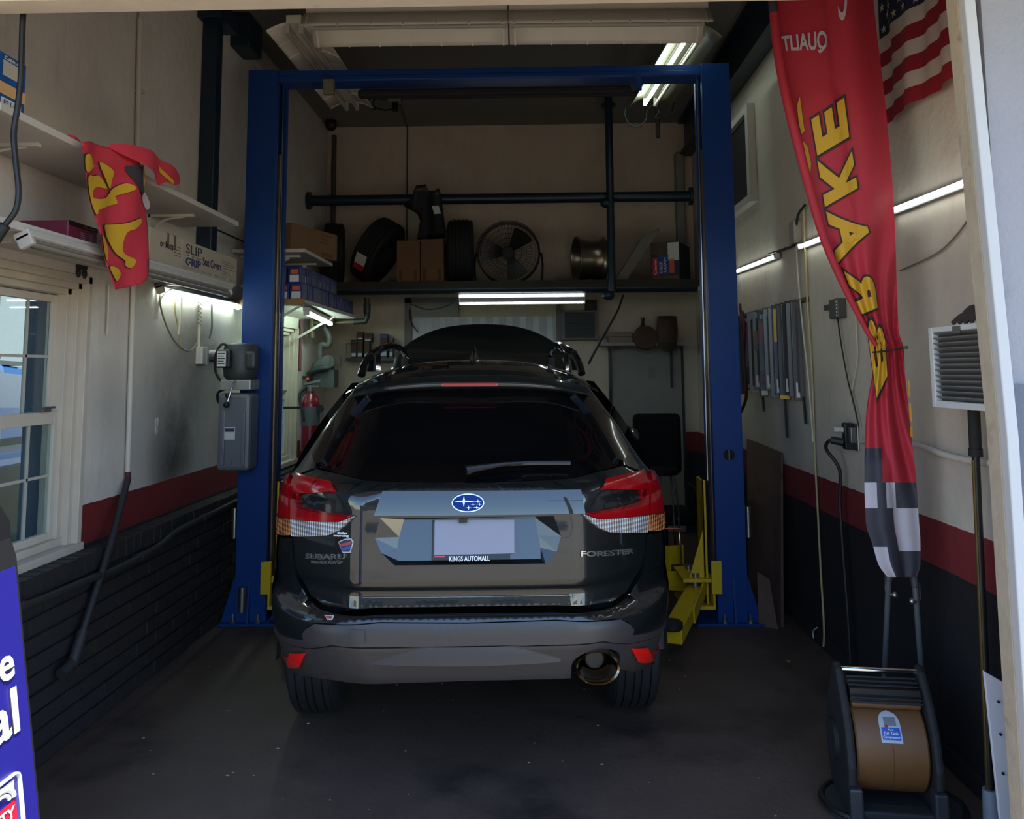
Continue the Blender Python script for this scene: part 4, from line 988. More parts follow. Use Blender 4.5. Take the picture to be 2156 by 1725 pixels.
for k in (1, 5, 8, 10): MB().tube([rp[k] + V((0, -.03, 0)), rp[k] + V((0, .03, 0))], .022, 10).box(XBR - .01, rp[k].x, rp[k].y - .012, rp[k].y + .012, rp[k].z - .012, rp[k].z + .012).build('clip', DRN, t, True)
# dark teal hoist column on the left wall with its ceiling bracket
t = thing('steel_column', 'dark teal steel column fixed to the left wall beside the lift post', 'column', (-2.06, 5.2, 2.0))
MB().box(-2.118, -2.02, 5.14, 5.24, 2.16, ZC).build('column', TEAL, t, bevel=.005)
MB().box(-2.119, -1.96, 5.05, 5.35, 3.86, 3.98).build('bracket', TEAL, t, bevel=.005)
tag(MB().box(-2.119, -1.98, 5.62, 5.9, 3.90, ZC - .002).build('steel_beam', TEAL, None, bevel=.01), 'dark teal steel stub under the ceiling on the left wall', 'beam')
t = thing('steel_beam', 'dark teal steel I-beam along the top of the right wall', 'beam', (1.6, 6, 3.8))
MB().box(1.52, 1.655, 3.4, 8.4, 3.78, 3.80).box(1.52, 1.655, 3.4, 8.4, ZC - .03, ZC - .002).box(1.585, 1.60, 3.4, 8.4, 3.80, ZC - .03).build('beam', TEAL, t)
# outlet box and cords
ob_ = V(W(415, 735, XL)); oe = V(W(450, 770, XL))
t = thing('junction_box', 'white outlet box with a plug on the left wall near the power unit', 'outlet', (XL, 5.3, 1.66))
MB().box(XL, XL + .045, 5.2, 5.34, 1.655, 1.765).build('box', WHITE, t, bevel=.004)
MB().box(XL + .045, XL + .05, 5.35 - .09, 5.34, 1.65, 1.77).build('cover', mat('cover_grey', (150, 150, 146), .4), t)
MB().cyl((XL + .05, 5.3, 1.73), (XL + .12, 5.3, 1.73), .016, n=10).build('white_plug', WHITE, t, True)
MB().cyl((XL + .053, 5.3, 1.685), (XL + .10, 5.3, 1.685), .018, n=10).tube(spline([(XL + .1, 5.3, 1.685), (-1.95, 5.3, 1.68), (px - .12, 5.27, 1.69)], 4), .008, 8).build('power_lead', CORD_BLACK, lift, True)
MB().cyl((XL + .01, 5.22, 1.765), (XL + .01, 5.215, 2.035), .009, n=8).build('riser', CORD_WHITE, t, True)
def wcord(label, pts, X, r, m, name='cord', k=5):
    P_ = [V(W(x, y, X)) for x, y in pts]
    return tag(MB().tube(spline(P_, k), r, 7).build(name, m, None, True), label, 'cord')
wcord('grey lamp cord looping below the lit strip on the left wall', [(338, 612), (337, 640), (348, 680), (365, 715), (385, 735), (402, 738), (415, 722)], -2.095, .005, mat('grey_cord', (120, 118, 112), .5))
wcord('cream cord hanging straight under the lit strip, left of the coil', [(372, 622), (368, 650), (375, 690), (383, 738)], -2.10, .005, CORD_CREAM)
wcord('short pale cord doubled beside the cream cord on the left wall', [(382, 625), (381, 660), (376, 705)], -2.05, .005, CORD_WHITE)
pts = [V(W(421, 622 + 2.2 * k, -2.1)) + V((0, .012 * math.cos(k * pi / 2), .0)) + V((.012 * math.sin(k * pi / 2), 0, 0)) for k in range(31)]
tag(MB().tube(pts, .003, 5).build('coiled_cord', mat('grey_cord', (120, 118, 112)), None, True), 'coiled grey cord hanging above the outlet box', 'cord')
wcord('dark cord hanging near the lift post under the lit strip', [(447, 612), (446, 650), (446, 690), (441, 712)], -2.10, .006, mat('dark_grey_cord', (70, 70, 70), .5))
wcord('twin black cables running from the teal column behind the lift post', [(455, 483), (475, 492), (500, 503), (530, 516)], -2.0, .006, CORD_BLACK)
wcord('white drip-stained cord hanging down the wall right of the window', [(229, 600), (228, 650), (226, 705)], -2.10, .005, CORD_WHITE)

# ---------------------------------------------------------------- red printed banner draped over the shelf
CLOTH_RED = mat('red_cloth', (212, 58, 76), .7, var=.06, scale=20, transl=.25)
CLOTH_YEL = mat('yellow_print', (220, 170, 44), .7, var=.05, transl=.2)
CLOTH_DK = mat('charcoal_print', (58, 58, 66), .7, var=.05, transl=.1)
CLOTH_WH = mat('white_print', (206, 200, 206), .7, var=.05, transl=.25)
INKB = mat('print_outline', (52, 40, 40), .7, var=.05)
ban = thing('banner', 'crumpled red banner with yellow letters draped over the upper left shelf', 'banner', (-1.72, 3.45, 2.0))
def fold(p, amp=.013):
    y, z = p.y, p.z
    return amp * (math.sin(y * 15 + z * 5) + .4 * math.sin(y * 29 - z * 8 + 1))
def bz(px_, py_, off=0, X=-1.725):
    p = V(W(px_, py_, X)); p.x += fold(p) + off; return p
def smooth2(poly, k=4): return [(p.x, p.y) for p in spline([(*poly[i % len(poly)], 0) for i in range(-1, len(poly) + 2)], k)[k:-k - 1]]
def banner_piece(name, poly, m, parent, off=0, st=5, bend=None):
    if off: poly = smooth2(poly)
    v, f, lp = cdt([densify(poly, st)], st)
    P_ = [bz(a[0], a[1], off) for a in v]
    if bend: P_ = [bend(p, a) for p, a in zip(P_, v)]
    o = MB().add(P_, f).build(name, m, parent, smooth=70, fix=False)
    if not off:
        so = o.modifiers.new('thick', 'SOLIDIFY'); so.thickness = .002
    return o
main = [(162, 300), (168, 345), (176, 385), (188, 440), (200, 480), (222, 540), (238, 592), (246, 610), (270, 606), (292, 597), (303, 585), (306, 560), (307, 500), (308, 440), (312, 442), (316, 436), (311, 410), (305, 395), (310, 380), (300, 352), (270, 330), (235, 312), (200, 300), (180, 297)]
sheet = banner_piece('hanging_sheet', main, CLOTH_RED, ban)
s_ = 1 / 2.695
def zc(l): return [(x * s_, y * s_) for x, y in l]
for pl in ([(445, 885), (485, 880), (520, 935), (520, 948), (455, 975)],
           [(465, 1010), (520, 1000), (560, 1000), (605, 1065), (590, 1070), (540, 1062), (510, 1080), (505, 1105), (512, 1125), (560, 1130), (600, 1120), (640, 1090), (670, 1150), (640, 1165), (540, 1190), (530, 1210), (510, 1200)],
           [(570, 920), (640, 970), (635, 1020), (625, 1072), (590, 1000)], [(630, 1085), (700, 1040), (740, 1070), (690, 1100), (640, 1115)],
           [(580, 1280), (640, 1275), (700, 1268), (770, 1240), (780, 1265), (745, 1300), (708, 1318), (690, 1390), (700, 1440), (755, 1475), (740, 1520), (710, 1508), (706, 1480), (660, 1440), (625, 1370), (600, 1330)],
           [(548, 1340), (590, 1360), (617, 1410), (612, 1455), (600, 1475)], [(620, 1515), (665, 1522), (685, 1560), (655, 1595)], [(795, 945), (820, 960), (818, 1050), (800, 1050)]):
    pl = zc(pl); c = V((sum(p[0] for p in pl) / len(pl), sum(p[1] for p in pl) / len(pl)))
    banner_piece('letter_outline', [tuple(c + (V(p) - c) + (V(p) - c).normalized() * 1.6) for p in pl], INKB, sheet, .006)
    banner_piece('letter', pl, CLOTH_YEL, sheet, .010)
banner_piece('dark_square', zc([(695, 950), (780, 950), (800, 1000), (805, 1118), (755, 1062)]), CLOTH_DK, sheet, .009)
banner_piece('white_square', zc([(787, 1125), (822, 1092), (848, 1158), (826, 1192)]), CLOTH_WH, sheet, .009)
def bend(p, a):
    return V((p.x - .02 + .05 * math.sin((a[0] - 230) / 45), p.y, p.z))
heap = [(228, 306), (250, 304), (290, 318), (330, 342), (362, 362), (370, 376), (366, 387), (350, 390), (330, 384), (312, 390), (300, 372), (270, 345), (240, 322)]
hp_ = banner_piece('crumpled_top', heap, CLOTH_RED, ban, .03, 9, bend)
v, f, lp = cdt([densify(zc([(840, 935), (870, 970), (905, 1010), (935, 1030), (925, 1050), (890, 1020), (850, 980)]), 8)], 8)
MB().add([bend(bz(a[0], a[1], .036), a) for a in v], f).build('letter', CLOTH_YEL, hp_, fix=False)
MB().tube([V((-1.78, 3.1, 2.505)), V((-1.90, 3.5, 2.52)), V((-1.82, 3.85, 2.51))], .02, 6).build('cloth_roll', CLOTH_RED, ban, True)
tag(MB().prism([(-2.02, 3.3, 2.504), (-2.02, 3.5, 2.504), (-2.03, 3.52, 2.60), (-2.03, 3.34, 2.59)], (-.02, 0, 0)).build('plastic_bracket', mat('dull_plastic', (96, 88, 84), .5)), 'small grey plastic piece standing behind the banner on the shelf', 'bracket')
# ---------------------------------------------------------------- rear wall: pipe rack, long shelf and what stands on it
ZM = 2.43
rack = thing('pipe_rack', 'dark teal pipe frame across the rear of the bay with a long shelf', 'rack', (-.3, 7.7, 2.36))
MB().cyl((XL + .01, 7.7, 3.215), (1.48, 7.7, 3.215), .05, n=16).build('upper_pipe', TEAL, rack, True)
MB().cyl((-1.9, 7.7, 2.365), (1.52, 7.7, 2.365), .052, n=16).build('lower_pipe', TEAL, rack, True)
MB().cyl((.735, 7.61, 2.32), (.735, 7.61, 4.08), .036, n=14).build('upright_pipe', TEAL, rack, True)
MB().cyl((.735, 7.61, 4.06), (.735, 7.61, ZC), .036, n=14).cyl((.735, 7.61, 4.06), (.735, 7.61, 4.08), .07, n=16).build('ceiling_flange', TEAL, rack, True)
for x, z in ((XL + .005, 3.215), (1.48, 3.215)): MB().cyl((x, 7.7, z), (x + .03, 7.7, z), .085, n=16).build('flange', TEAL, rack, True)
for z in (3.17, 2.31): MB().sphere((.70, 7.61, z - .03), (.06, .05, .045), 12, 8).build('pipe_clamp', TEAL, rack, True)
MB().box(-1.9, 1.62, 7.66, YB, 2.415, ZM).box(-1.9, 1.62, 7.63, 7.66, 2.36, ZM).build('shelf_board', mat('dark_shelf_board', (44, 38, 34), .8), rack)
MB().box(1.53, XR, 7.66, 7.75, 2.32, 2.42).build('wall_block', WHITE, rack, bevel=.004)
def tyre(label, c, axis, R=.33, hw=.115, group=None):
    t = thing('tyre', label, 'tyre', c); ax = V(axis).normalized()
    prof = [(R - .13, -hw * .85), (R - .07, -hw), (R - .02, -hw * .92), (R - .005, -hw * .78)]
    for a, b in ((-.07, -.045), (-.035, -.006), (.006, .035), (.045, .07)): prof += [(R - .01, a - .001), (R, a), (R, b), (R - .01, b + .001)]
    prof += [(R - .005, hw * .78), (R - .02, hw * .92), (R - .07, hw), (R - .13, hw * .85)]
    MB().lathe(prof, c, ax, 44, closed=True).build('tread', mat('tyre_black', (21, 21, 24), .75), t, 30)
    return t, ax
tyre('large black tyre standing in the rear left corner behind the brown carton', (-1.94, 8.05, ZM + .315), (.97, .25, 0), .31, .10)
c = V((-1.50, 8.02, ZM + .342)); t, ax = tyre('black tyre leaning to the right on the rear shelf with a white and red label', c, (.86, -.12, -.5))
n = ax.cross(V((0, 1, 0))).normalized(); n = n if n.z < 0 else -n
d_ = (n * .55 + V((0, -.83, 0))); d_ = (d_ - ax * d_.dot(ax)).normalized(); tg = ax.cross(d_).normalized(); tg = tg if tg.z > 0 else -tg
ctr = c + d_ * .336
plate('tyre_label', LABEL, t, ctr - ax * .055 - tg * .02, ctr + ax * .055 - tg * .02, ctr - ax * .055 + tg * .09, -.004)
plate('label_band', REDP, t, ctr - ax * .055 - tg * .08, ctr + ax * .055 - tg * .08, ctr - ax * .055 - tg * .02, -.004)
tyre('black tyre standing edge-on between the brown cartons and the fan', (V(A(969, 530, 8.0)).x, 8.05, ZM + .325), (1, .06, 0), .322, .128)
for lb, xa, xb, ya in (('left of two upright brown cartons on the rear shelf', 835, 884, 506), ('right of two upright brown cartons on the rear shelf, under the black liner', 886, 934, 503)):
    a, b = V(A(xa, 594, 7.78)), V(A(xb, ya, 7.78))
    t, fr = carton('carton', lb, ((a.x + b.x) / 2, 7.78 + .12, ZM), b.x - a.x, .24, b.z - ZM, CARD)
    for u in (.1, .75): patch4(t, fr, 'front', 'printed_block', mat('brown_print', (92, 58, 36), .8), u, u + .13, .06, .32)
lq = []
for p in [(878, 392), (895, 388), (901, 403), (917, 403), (925, 398), (929, 412), (931, 432), (936, 470), (937, 502), (880, 505), (886, 466), (880, 452), (849, 433), (856, 425), (870, 418), (872, 405)]:
    y = 7.8
    for _ in range(8): q = V(A(*p, y)); y = 7.80 - (q.z - 2.87) * .55
    lq.append(q)
t = thing('fender_liner', 'black plastic splash liner hooked over the upper rear pipe', 'car part', lq[9])
v, f, lp = cdt([densify([(q.x, q.z) for q in lq], .04)], .04)
o = MB().add([(a[0], 7.80 - (a[1] - 2.87) * .55 + .02 * math.sin(a[0] * 30), a[1]) for a in v], f).build('panel', mat('liner_black', (16, 16, 20), .5), t, 60, fix=False)
so = o.modifiers.new('thick', 'SOLIDIFY'); so.thickness = .02
def lp_(px_, py_):
    y = 7.8
    for _ in range(8): q = V(A(px_, py_, y)); y = 7.80 - (q.z - 2.87) * .55
    return V((q.x, q.y - .028, q.z))
plate('white_sticker', LABEL, t, lp_(915, 452), lp_(929, 451), lp_(910, 435))
# fan
fc = V(A(1070, 531, 7.86)); R = .297
t = thing('fan', 'round black wire-guard floor fan on the rear shelf', 'fan', (fc.x, 7.9, ZM))
FANB = mat('fan_black', (20, 20, 20), .4, .3)
ring = lambda r, y, n=40: [V((fc.x + r * math.cos(2 * pi * k / n), y, fc.z + r * math.sin(2 * pi * k / n))) for k in range(n)]
g = MB().tube(ring(R, 7.86), .009, 6, close=True).tube(ring(R, 7.98), .009, 6, close=True)
for r in (.08, .13, .18, .225, .265): g.tube(ring(r, 7.85 - .02 * (1 - r / R), 32), .0022, 4, close=True)
g.build('guard_ring', FANB, t, True)
gw = MB()
for k in range(48):
    a = 2 * pi * k / 48; ca_, sa_ = math.cos(a), math.sin(a)
    gw.tube([V((fc.x + .05 * ca_, 7.83, fc.z + .05 * sa_)), V((fc.x + .2 * ca_, 7.835, fc.z + .2 * sa_)), V((fc.x + R * ca_, 7.86, fc.z + R * sa_)), V((fc.x + R * ca_, 7.98, fc.z + R * sa_)), V((fc.x + .1 * ca_, 8.02, fc.z + .1 * sa_))], .0016, 3)
tag(gw.build('guard_wires', FANB, t), kind='stuff')
for k in range(3):
    a = 2 * pi * k / 3 + .9
    def bl_f(u, v): q = a + (u - .5) * (1.1 - .25 * v); r = .05 + .21 * v; return V((fc.x + r * math.cos(q), 7.93 + .05 * (u - .5), fc.z + r * math.sin(q)))
    MB().grid(bl_f, 8, 5).build('blade', mat('fan_blade', (52, 52, 50), .35, .5), t, True)
MB().cyl((fc.x, 7.84, fc.z), (fc.x, 8.06, fc.z), .06, n=20).build('motor_hub', FANB, t, True)
st = MB()
for sx in (-1, 1): st.tube(spline([(fc.x + sx * (R + .015), 7.92, fc.z), (fc.x + sx * (R + .03), 7.92, fc.z - .12), (fc.x + sx * (R + .02), 7.92, ZM + .012)], 5), .011, 6)
st.tube([(fc.x - R - .02, 7.92, ZM + .012), (fc.x + R + .02, 7.92, ZM + .012)], .011, 6).box(fc.x - .12, fc.x + .2, 7.88, 7.96, ZM, ZM + .025)
st.build('stand', FANB, t, True)
# bare wheel rim standing on edge
wc = V((V(A(1240, 542, 7.95)).x, 7.95, ZM + .228))
t = thing('wheel_rim', 'bare silver car wheel rim standing on edge on the rear shelf', 'wheel', (wc.x, wc.y, ZM))
RIM = mat('cast_rim', (140, 128, 112), .3, .9, var=.1)
MB().lathe([(.228, -.132), (.226, -.122), (.205, -.112), (.196, -.07), (.185, .0), (.192, .085), (.206, .108), (.226, .12), (.228, .132), (.218, .13), (.19, .10), (.178, .0), (.19, -.09), (.218, -.13)], wc, (1, .18, 0), 44, closed=True).build('barrel', RIM, t, 30)
for k in range(5):
    a = 2 * pi * k / 5; ax = V((1, .18, 0)).normalized(); e1 = V((0, 0, 1)); e2 = ax.cross(e1)
    d = e1 * math.cos(a) + e2 * math.sin(a)
    MB().bar(wc + ax * .09 + d * .03, wc + ax * .085 + d * .19, .05, .02, ax).build('spoke', RIM, t)
# grey panel and blue box
pl = [V(A(x, y, 7.82)) for x, y in ((1294, 592), (1318, 588), (1392, 481), (1384, 481), (1362, 494), (1352, 500))]
pl[0].z = pl[1].z = ZM + .002
tag(MB().prism(pl, (0, .24, .0)).build('panel', mat('grey_board', (112, 106, 98), .7), None, bevel=.004), 'grey board leaning to the right on the rear shelf', 'panel')
t, fr = carton('carton', 'dark blue printed box with a red label on the rear shelf at the far right', (1.345, 8.0, ZM), .27, .42, .37, mat('navy_box', (24, 30, 62), .5), -.42)
patch4(t, fr, 'front', 'photo_panel', mat('print_brown', (74, 56, 44), .5), 0, .62, .68, 1); patch4(t, fr, 'front', 'white_panel', LABEL, .60, 1, .52, .98)
patch4(t, fr, 'front', 'red_label', REDP, .04, .26, .14, .62, .0016); patch4(t, fr, 'front', 'blue_field', mat('bright_blue', (26, 52, 132), .5), .26, .62, .14, .68)
text('printing', 'DEEP', INKWHITE, t, fr('front', .40, .22, .0025), fr('front', .40, .5, .0025), fr('front', .30, .22, .0025), .01, .0006)
text('printing', 'CLEAN', INKWHITE, t, fr('front', .54, .22, .0025), fr('front', .54, .6, .0025), fr('front', .44, .22, .0025), .01, .0006)
text('printing', 'Cleaner', INKWHITE, t, fr('front', .20, .18, .003), fr('front', .20, .56, .003), fr('front', .10, .18, .003), .0, .0006)
patch4(t, fr, 'front', 'orange_square', mat('orange_print', (204, 88, 40), .5), .64, .82, .2, .56)
patch4(t, fr, 'front', 'photo_panel', mat('print_olive', (96, 82, 54), .5), .02, .98, .01, .13)

# ---------------------------------------------------------------- far left corner
t = thing('wall_shelf', 'small white bracket shelf high in the far left corner under a carton', 'shelf', (-1.86, 6.15, 2.44))
MB().box(XL, -1.60, 5.78, 6.6, 2.445, 2.47).build('board', WHITE, t, bevel=.003)
for y in (5.95, 6.4): MB().box(XL, -1.68, y - .012, y + .012, 2.43, 2.445).bar((XL + .01, y, 2.22), (-1.76, y, 2.43), .02, .01, (0, 1, 0)).build('bracket', WHITE, t)
t, fr = carton('carton', 'long brown carton overhanging the small shelf in the far left corner', (-1.80, 6.22, 2.47), .62, .36, .205, CARD, math.radians(72))
patch4(t, fr, 'front', 'printed_block', mat('brown_print', (92, 58, 36)), .64, .9, .06, .2)
for k in range(3): patch4(t, fr, 'front', 'print_line', mat('brown_print', (92, 58, 36)), .62, .86 - .05 * k, .82 - k * .14, .86 - k * .14)
patch4(t, fr, 'right', 'shipping_label', LABEL, .55, .9, .45, .8)
t = thing('wall_shelf', 'white shelf in the far left corner loaded with small blue boxes', 'shelf', (-1.86, 6.65, 2.08))
MB().box(XL, -1.60, 5.80, 7.6, 2.085, 2.112).build('board', WHITE, t, bevel=.003)
MB().box(XL, -1.60, 5.775, 5.80, 2.075, 2.114).build('wood_edge', mat('bare_wood', (150, 112, 66), .7), t)
for y in (6.1, 7.2): MB().bar((XL + .01, y, 1.86), (-1.72, y, 2.085), .02, .012, (0, 1, 0)).build('bracket', WHITE, t)
FB = mat('parts_box_blue', (20, 38, 98), .45, var=.1); ORG = mat('orange_print', (204, 88, 40), .5)
fb, fr = carton('parts_box', 'small blue parts box with a white and orange label on the corner shelf', (-1.7, 5.78, 2.114), .092, .11, .118, FB, 0, 'box', 'blue parts boxes on the corner shelf')
patch4(fb, fr, 'front', 'white_label', LABEL, .14, .86, .06, .48); patch4(fb, fr, 'front', 'orange_label', ORG, .2, .8, .54, .82)
patch4(fb, fr, 'right', 'grey_label', mat('dim_label', (96, 92, 112), .6), .2, .8, .1, .5); patch4(fb, fr, 'right', 'print_line', mat('dim_label', (96, 92, 112), .6), .2, .8, .62, .7)
first = True
ORD = 'first second third fourth fifth sixth seventh eighth ninth tenth eleventh twelfth'.split()
spots = [(-1.665, 5.87, 0, 'right-hand blue parts box of the bottom row at the near end of the corner shelf'), (-1.765, 5.875, 0, 'middle blue parts box of the bottom row at the near end of the corner shelf'), (-1.865, 5.87, 0, 'left-hand blue parts box of the bottom row at the near end of the corner shelf'), (-1.68, 5.87, 1, 'right-hand blue parts box of the upper row at the near end of the corner shelf'), (-1.79, 5.87, 1, 'left-hand blue parts box of the upper row at the near end of the corner shelf')]
for k in range(12):
    spots.append((-1.655 - rnd.random() * .012, 6.0 + k * .127, 0, ORD[k] + ' blue parts box from the near end, bottom row, corner shelf edge'))
    if k < 7: spots.append((-1.655 - rnd.random() * .014, 6.0 + k * .127, 1, ORD[k] + ' blue parts box from the near end, upper row, corner shelf edge'))
bare = []
for x, y, lv, lb in spots:
    o = fb if first else copy_tree(fb); first = False
    o['label'] = lb; o.location = (x, y, 2.1125 + lv * .1185); o.rotation_euler.z = rnd.uniform(-.04, .04)
# gas meter and pipework
GP = mat('gas_pipe', (96, 88, 66), .5, .3); GM = mat('meter_grey', (72, 77, 74), .5, var=.1); DP = mat('dark_pipe', (40, 40, 38), .5)
gx = V(A(685, 740, 7.6)).x
t = thing('gas_meter', 'grey gas meter with its pipes on the wall in the far left corner', 'gas meter', (gx, 7.6, 1.4))
def gp(px_, py_, y=7.6): return V(A(px_, py_, y))
MB().sphere(gp(678, 785) + V((0, .02, 0)), (.115, .09, .14), 16, 10).box(gx - .12, gx + .10, 7.53, 7.71, 1.46, 1.62).build('meter_body', GM, t, True)
MB().cyl(gp(690, 762, 7.5), gp(690, 762, 7.56), .06, n=20).build('index_dial', GM, t, True)
MB().box(gx + .06, gx + .16, 7.5, 7.56, 1.64, 1.75).build('index_cover', glass_mat('clear_cover', (220, 225, 220)), t, bevel=.004)
MB().tube(spline([gp(684, 690), gp(690, 702), gp(694, 715), gp(690, 728), gp(676, 728), gp(674, 760)], 5), .03, 10).build('swivel_pipe', GM, t, True)
MB().tube([gp(685, 680), gp(686, 695)], .028, 10).build('union', DP, t, True)
MB().tube([gp(656, 650), gp(656, 708)], .026, 12).tube([gp(656, 700), gp(656, 712)], .032, 12).build('drip_leg', GP, t, True)
MB().tube([gp(656, 680), gp(700, 680), gp(768, 677)], .021, 10).tube([gp(680, 680), gp(692, 680)], .032, 10).build('supply_pipe', GP, t, True)
MB().tube([gp(745, 678), gp(770, 676), gp(773, 668), gp(773, 628)], .028, 10).tube([gp(773, 660), gp(773, 640)], .034, 10).build('riser', DP, t, True)
MB().tube([gp(690, 775, 7.5), gp(668, 778, 7.48), gp(652, 786, 7.5), gp(650, 830, 7.52)], .03, 10).build('outlet_pipe', DP, t, True)
MB().bar((XL, 7.66, 1.55), (gx - .08, 7.66, 1.55), .03, .03).build('wall_bracket', DP, t)
tag(MB().tube([V(W(634, 673, XL + .02)), V(W(631, 782, XL + .02))], .014, 8).build('wooden_batten', mat('maroon_wood', (104, 58, 58), .7), None, True), 'thin maroon batten on the wall right of the far left window', 'batten')
ex_ = V((V(A(653, 880, 7.1)).x, 7.1, .93))
t = thing('fire_extinguisher', 'red fire extinguisher with a grey label on the left wall by the gas meter', 'fire extinguisher', ex_)
EXR = mat('extinguisher_red', (112, 10, 16), .3, coat=.3)
MB().lathe([(.06, .0), (.078, .015), (.08, .40), (.065, .46), (.03, .49), (.03, .51)], ex_, n=24).build('cylinder', EXR, t, True)
MB().lathe([(.0812, .22), (.0815, .23), (.0815, .37), (.0812, .38)], ex_, n=24).build('label_wrap', mat('extinguisher_label', (84, 86, 86), .5), t, True)
MB().cyl(ex_ + V((0, 0, .50)), ex_ + V((0, 0, .56)), .026, n=12).bar(ex_ + V((-.05, 0, .57)), ex_ + V((.09, -.02, .60)), .025, .018).bar(ex_ + V((-.03, 0, .55)), ex_ + V((.08, -.02, .55)), .022, .012).build('valve_handle', STEEL, t)
MB().tube(spline([ex_ + V((-.03, -.02, .54)), ex_ + V((-.08, -.05, .48)), ex_ + V((-.05, -.085, .36)), ex_ + V((-.03, -.088, .26))], 5), .012, 8).build('hose', RUBBER, t, True)
MB().cyl(ex_ + V((.09, -.03, .36)), ex_ + V((.09, -.05, .36)), .035, n=16).bar(ex_ + V((.02, 0, .36)), ex_ + V((.09, -.03, .36)), .015, .01).build('gauge', BLACK, t)
MB().bar((XL, 7.1, 1.3), (ex_.x - .06, 7.1, 1.3), .04, .02).build('wall_bracket', BLACK, t)
MB().sphere(ex_ + V((-.02, -.03, .61)), .014, 8, 6).build('orange_pin', mat('orange_plastic', (220, 74, 40), .5), t, True)
# shelf of small parts boxes on the rear wall
ys = 8.32
a, b = V(A(731, 754, ys)), V(A(850, 754, ys))
t = thing('wall_shelf', 'short black shelf of small boxes on the rear wall left of the car roof', 'shelf', ((a.x + b.x) / 2, ys, a.z))
MB().box(a.x, b.x, ys - .07, YB, a.z - .03, a.z).build('board', BLACK, t)
MB().tube([V((a.x + .005, ys - .065, a.z)), V((a.x + .005, ys - .065, a.z + .14)), V((a.x + .10, ys - .065, a.z + .14))], .004, 5).build('wire_end', GREY, t)
def pbox(label, x0, x1, y0, z0, col, g=None):
    p, q = V(A(x0, y0, ys)), V(A(x1, z0, ys))
    t, fr = carton('parts_box', label, ((p.x + q.x) / 2, ys, max(q.z, a.z)), abs(q.x - p.x) * .94, .1, p.z - max(q.z, a.z), mat('box_' + label.split()[0] + str(x0), col, .5), 0, 'box', g)
    patch4(t, fr, 'front', 'white_label', LABEL, .14, .86, .08, .26); patch4(t, fr, 'front', 'printed_block', mat('brown_print', (92, 58, 36)), .12, .88, .5, .85)
z0 = 754
for x0, lb in ((741, 'left'), (754, 'middle'), (768, 'right')):
    pbox('black printed box at the bottom of the %s column on the rear wall shelf' % lb, x0, x0 + 12, 716 + (x0 == 768) * 4, z0, (30, 24, 22))
pbox('black box on top of the middle column on the rear wall shelf', 754, 767, 700, 716, (24, 22, 22))
pbox('brown box on top of the right column on the rear wall shelf', 768, 785, 702, 720, (56, 34, 28))
pbox('small red box on the rear wall shelf', 786, 799, 732, z0, (150, 40, 36))
pbox('tall blue box at the right end of the rear wall shelf', 801, 818, 704, z0, (26, 38, 110))
pbox('narrow grey box at the right end of the rear wall shelf', 821, 829, 712, z0, (70, 70, 78))
# rear window with vertical blind, air conditioner, door, right shelf
w3 = thing('window_3', None, None, (-.5, YB, 1.75)); w3['kind'] = 'structure'
a, b = V(A(853, 628, YB)), V(A(1182, 740, YB)); zb = 1.62
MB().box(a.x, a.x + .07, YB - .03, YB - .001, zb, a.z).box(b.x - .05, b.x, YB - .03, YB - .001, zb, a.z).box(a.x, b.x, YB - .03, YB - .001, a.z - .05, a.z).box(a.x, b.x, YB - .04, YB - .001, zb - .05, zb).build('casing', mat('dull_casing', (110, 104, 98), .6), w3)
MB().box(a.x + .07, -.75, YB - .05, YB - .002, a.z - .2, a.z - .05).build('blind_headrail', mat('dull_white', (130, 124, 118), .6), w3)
x = a.x + .08; k = 0
while x < b.x - .08:
    MB().obox((x + .035, YB - .025, (zb + a.z - .2) / 2), (.066, .02 * (1 if k % 2 else -1), 0), (0, .003, 0), (0, 0, a.z - .2 - zb)).build('blind_slat', mat('blind_white', (196, 194, 200), .6), w3); x += .068; k += 1
a, b = V(A(1180, 655, YB - .03)), V(A(1258, 716, YB - .03))
t = thing('air_conditioner', 'window air conditioner in a wooden frame on the rear wall', 'air conditioner', ((a.x + b.x) / 2, YB - .1, b.z))
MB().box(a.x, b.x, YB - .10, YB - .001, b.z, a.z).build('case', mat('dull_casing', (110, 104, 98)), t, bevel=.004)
for k in range(9): z = b.z + .03 + (a.z - b.z - .06) * k / 8; MB().box(a.x + .04, b.x - .03, YB - .115, YB - .10, z - .008, z + .006).build('louvre', mat('ac_dark', (18, 17, 17), .5), t)
MB().box(a.x + .04, b.x - .03, YB - .103, YB - .10, b.z + .02, a.z - .02).build('grille_back', mat('ac_dark', (18, 17, 17)), t)
p = V(A(1232, 654, YB - .05)); tag(MB().box(p.x, b.x, YB - .05, YB - .001, a.z + .004, a.z + .11).build('wood_block', mat('dark_wood', (58, 40, 30), .7)), 'dark wooden filler board above the air conditioner', 'board')
d1 = thing('door_1', None, None, (1.1, YB, 0)); d1['kind'] = 'structure'
a, b = V(A(1268, 735, YB - .03)), V(A(1440, 735, YB - .03))
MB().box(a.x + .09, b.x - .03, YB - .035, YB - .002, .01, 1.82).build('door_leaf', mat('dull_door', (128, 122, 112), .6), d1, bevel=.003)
for xx in (a.x + .075, b.x - .022): MB().box(xx - .012, xx + .012, YB - .045, YB - .002, .0, 1.83).build('dark_jamb', mat('jamb_dark', (28, 28, 28), .6), d1)
p = V(A(1371, 785, YB)); MB().box(p.x - .03, p.x + .03, YB - .042, YB - .035, p.z - .06, p.z + .06).build('cover_plate', mat('dull_plate', (116, 108, 100), .5), d1, bevel=.002)
a, b = V(A(1262, 728, 8.2)), V(A(1441, 720, 8.2)); zs = b.z
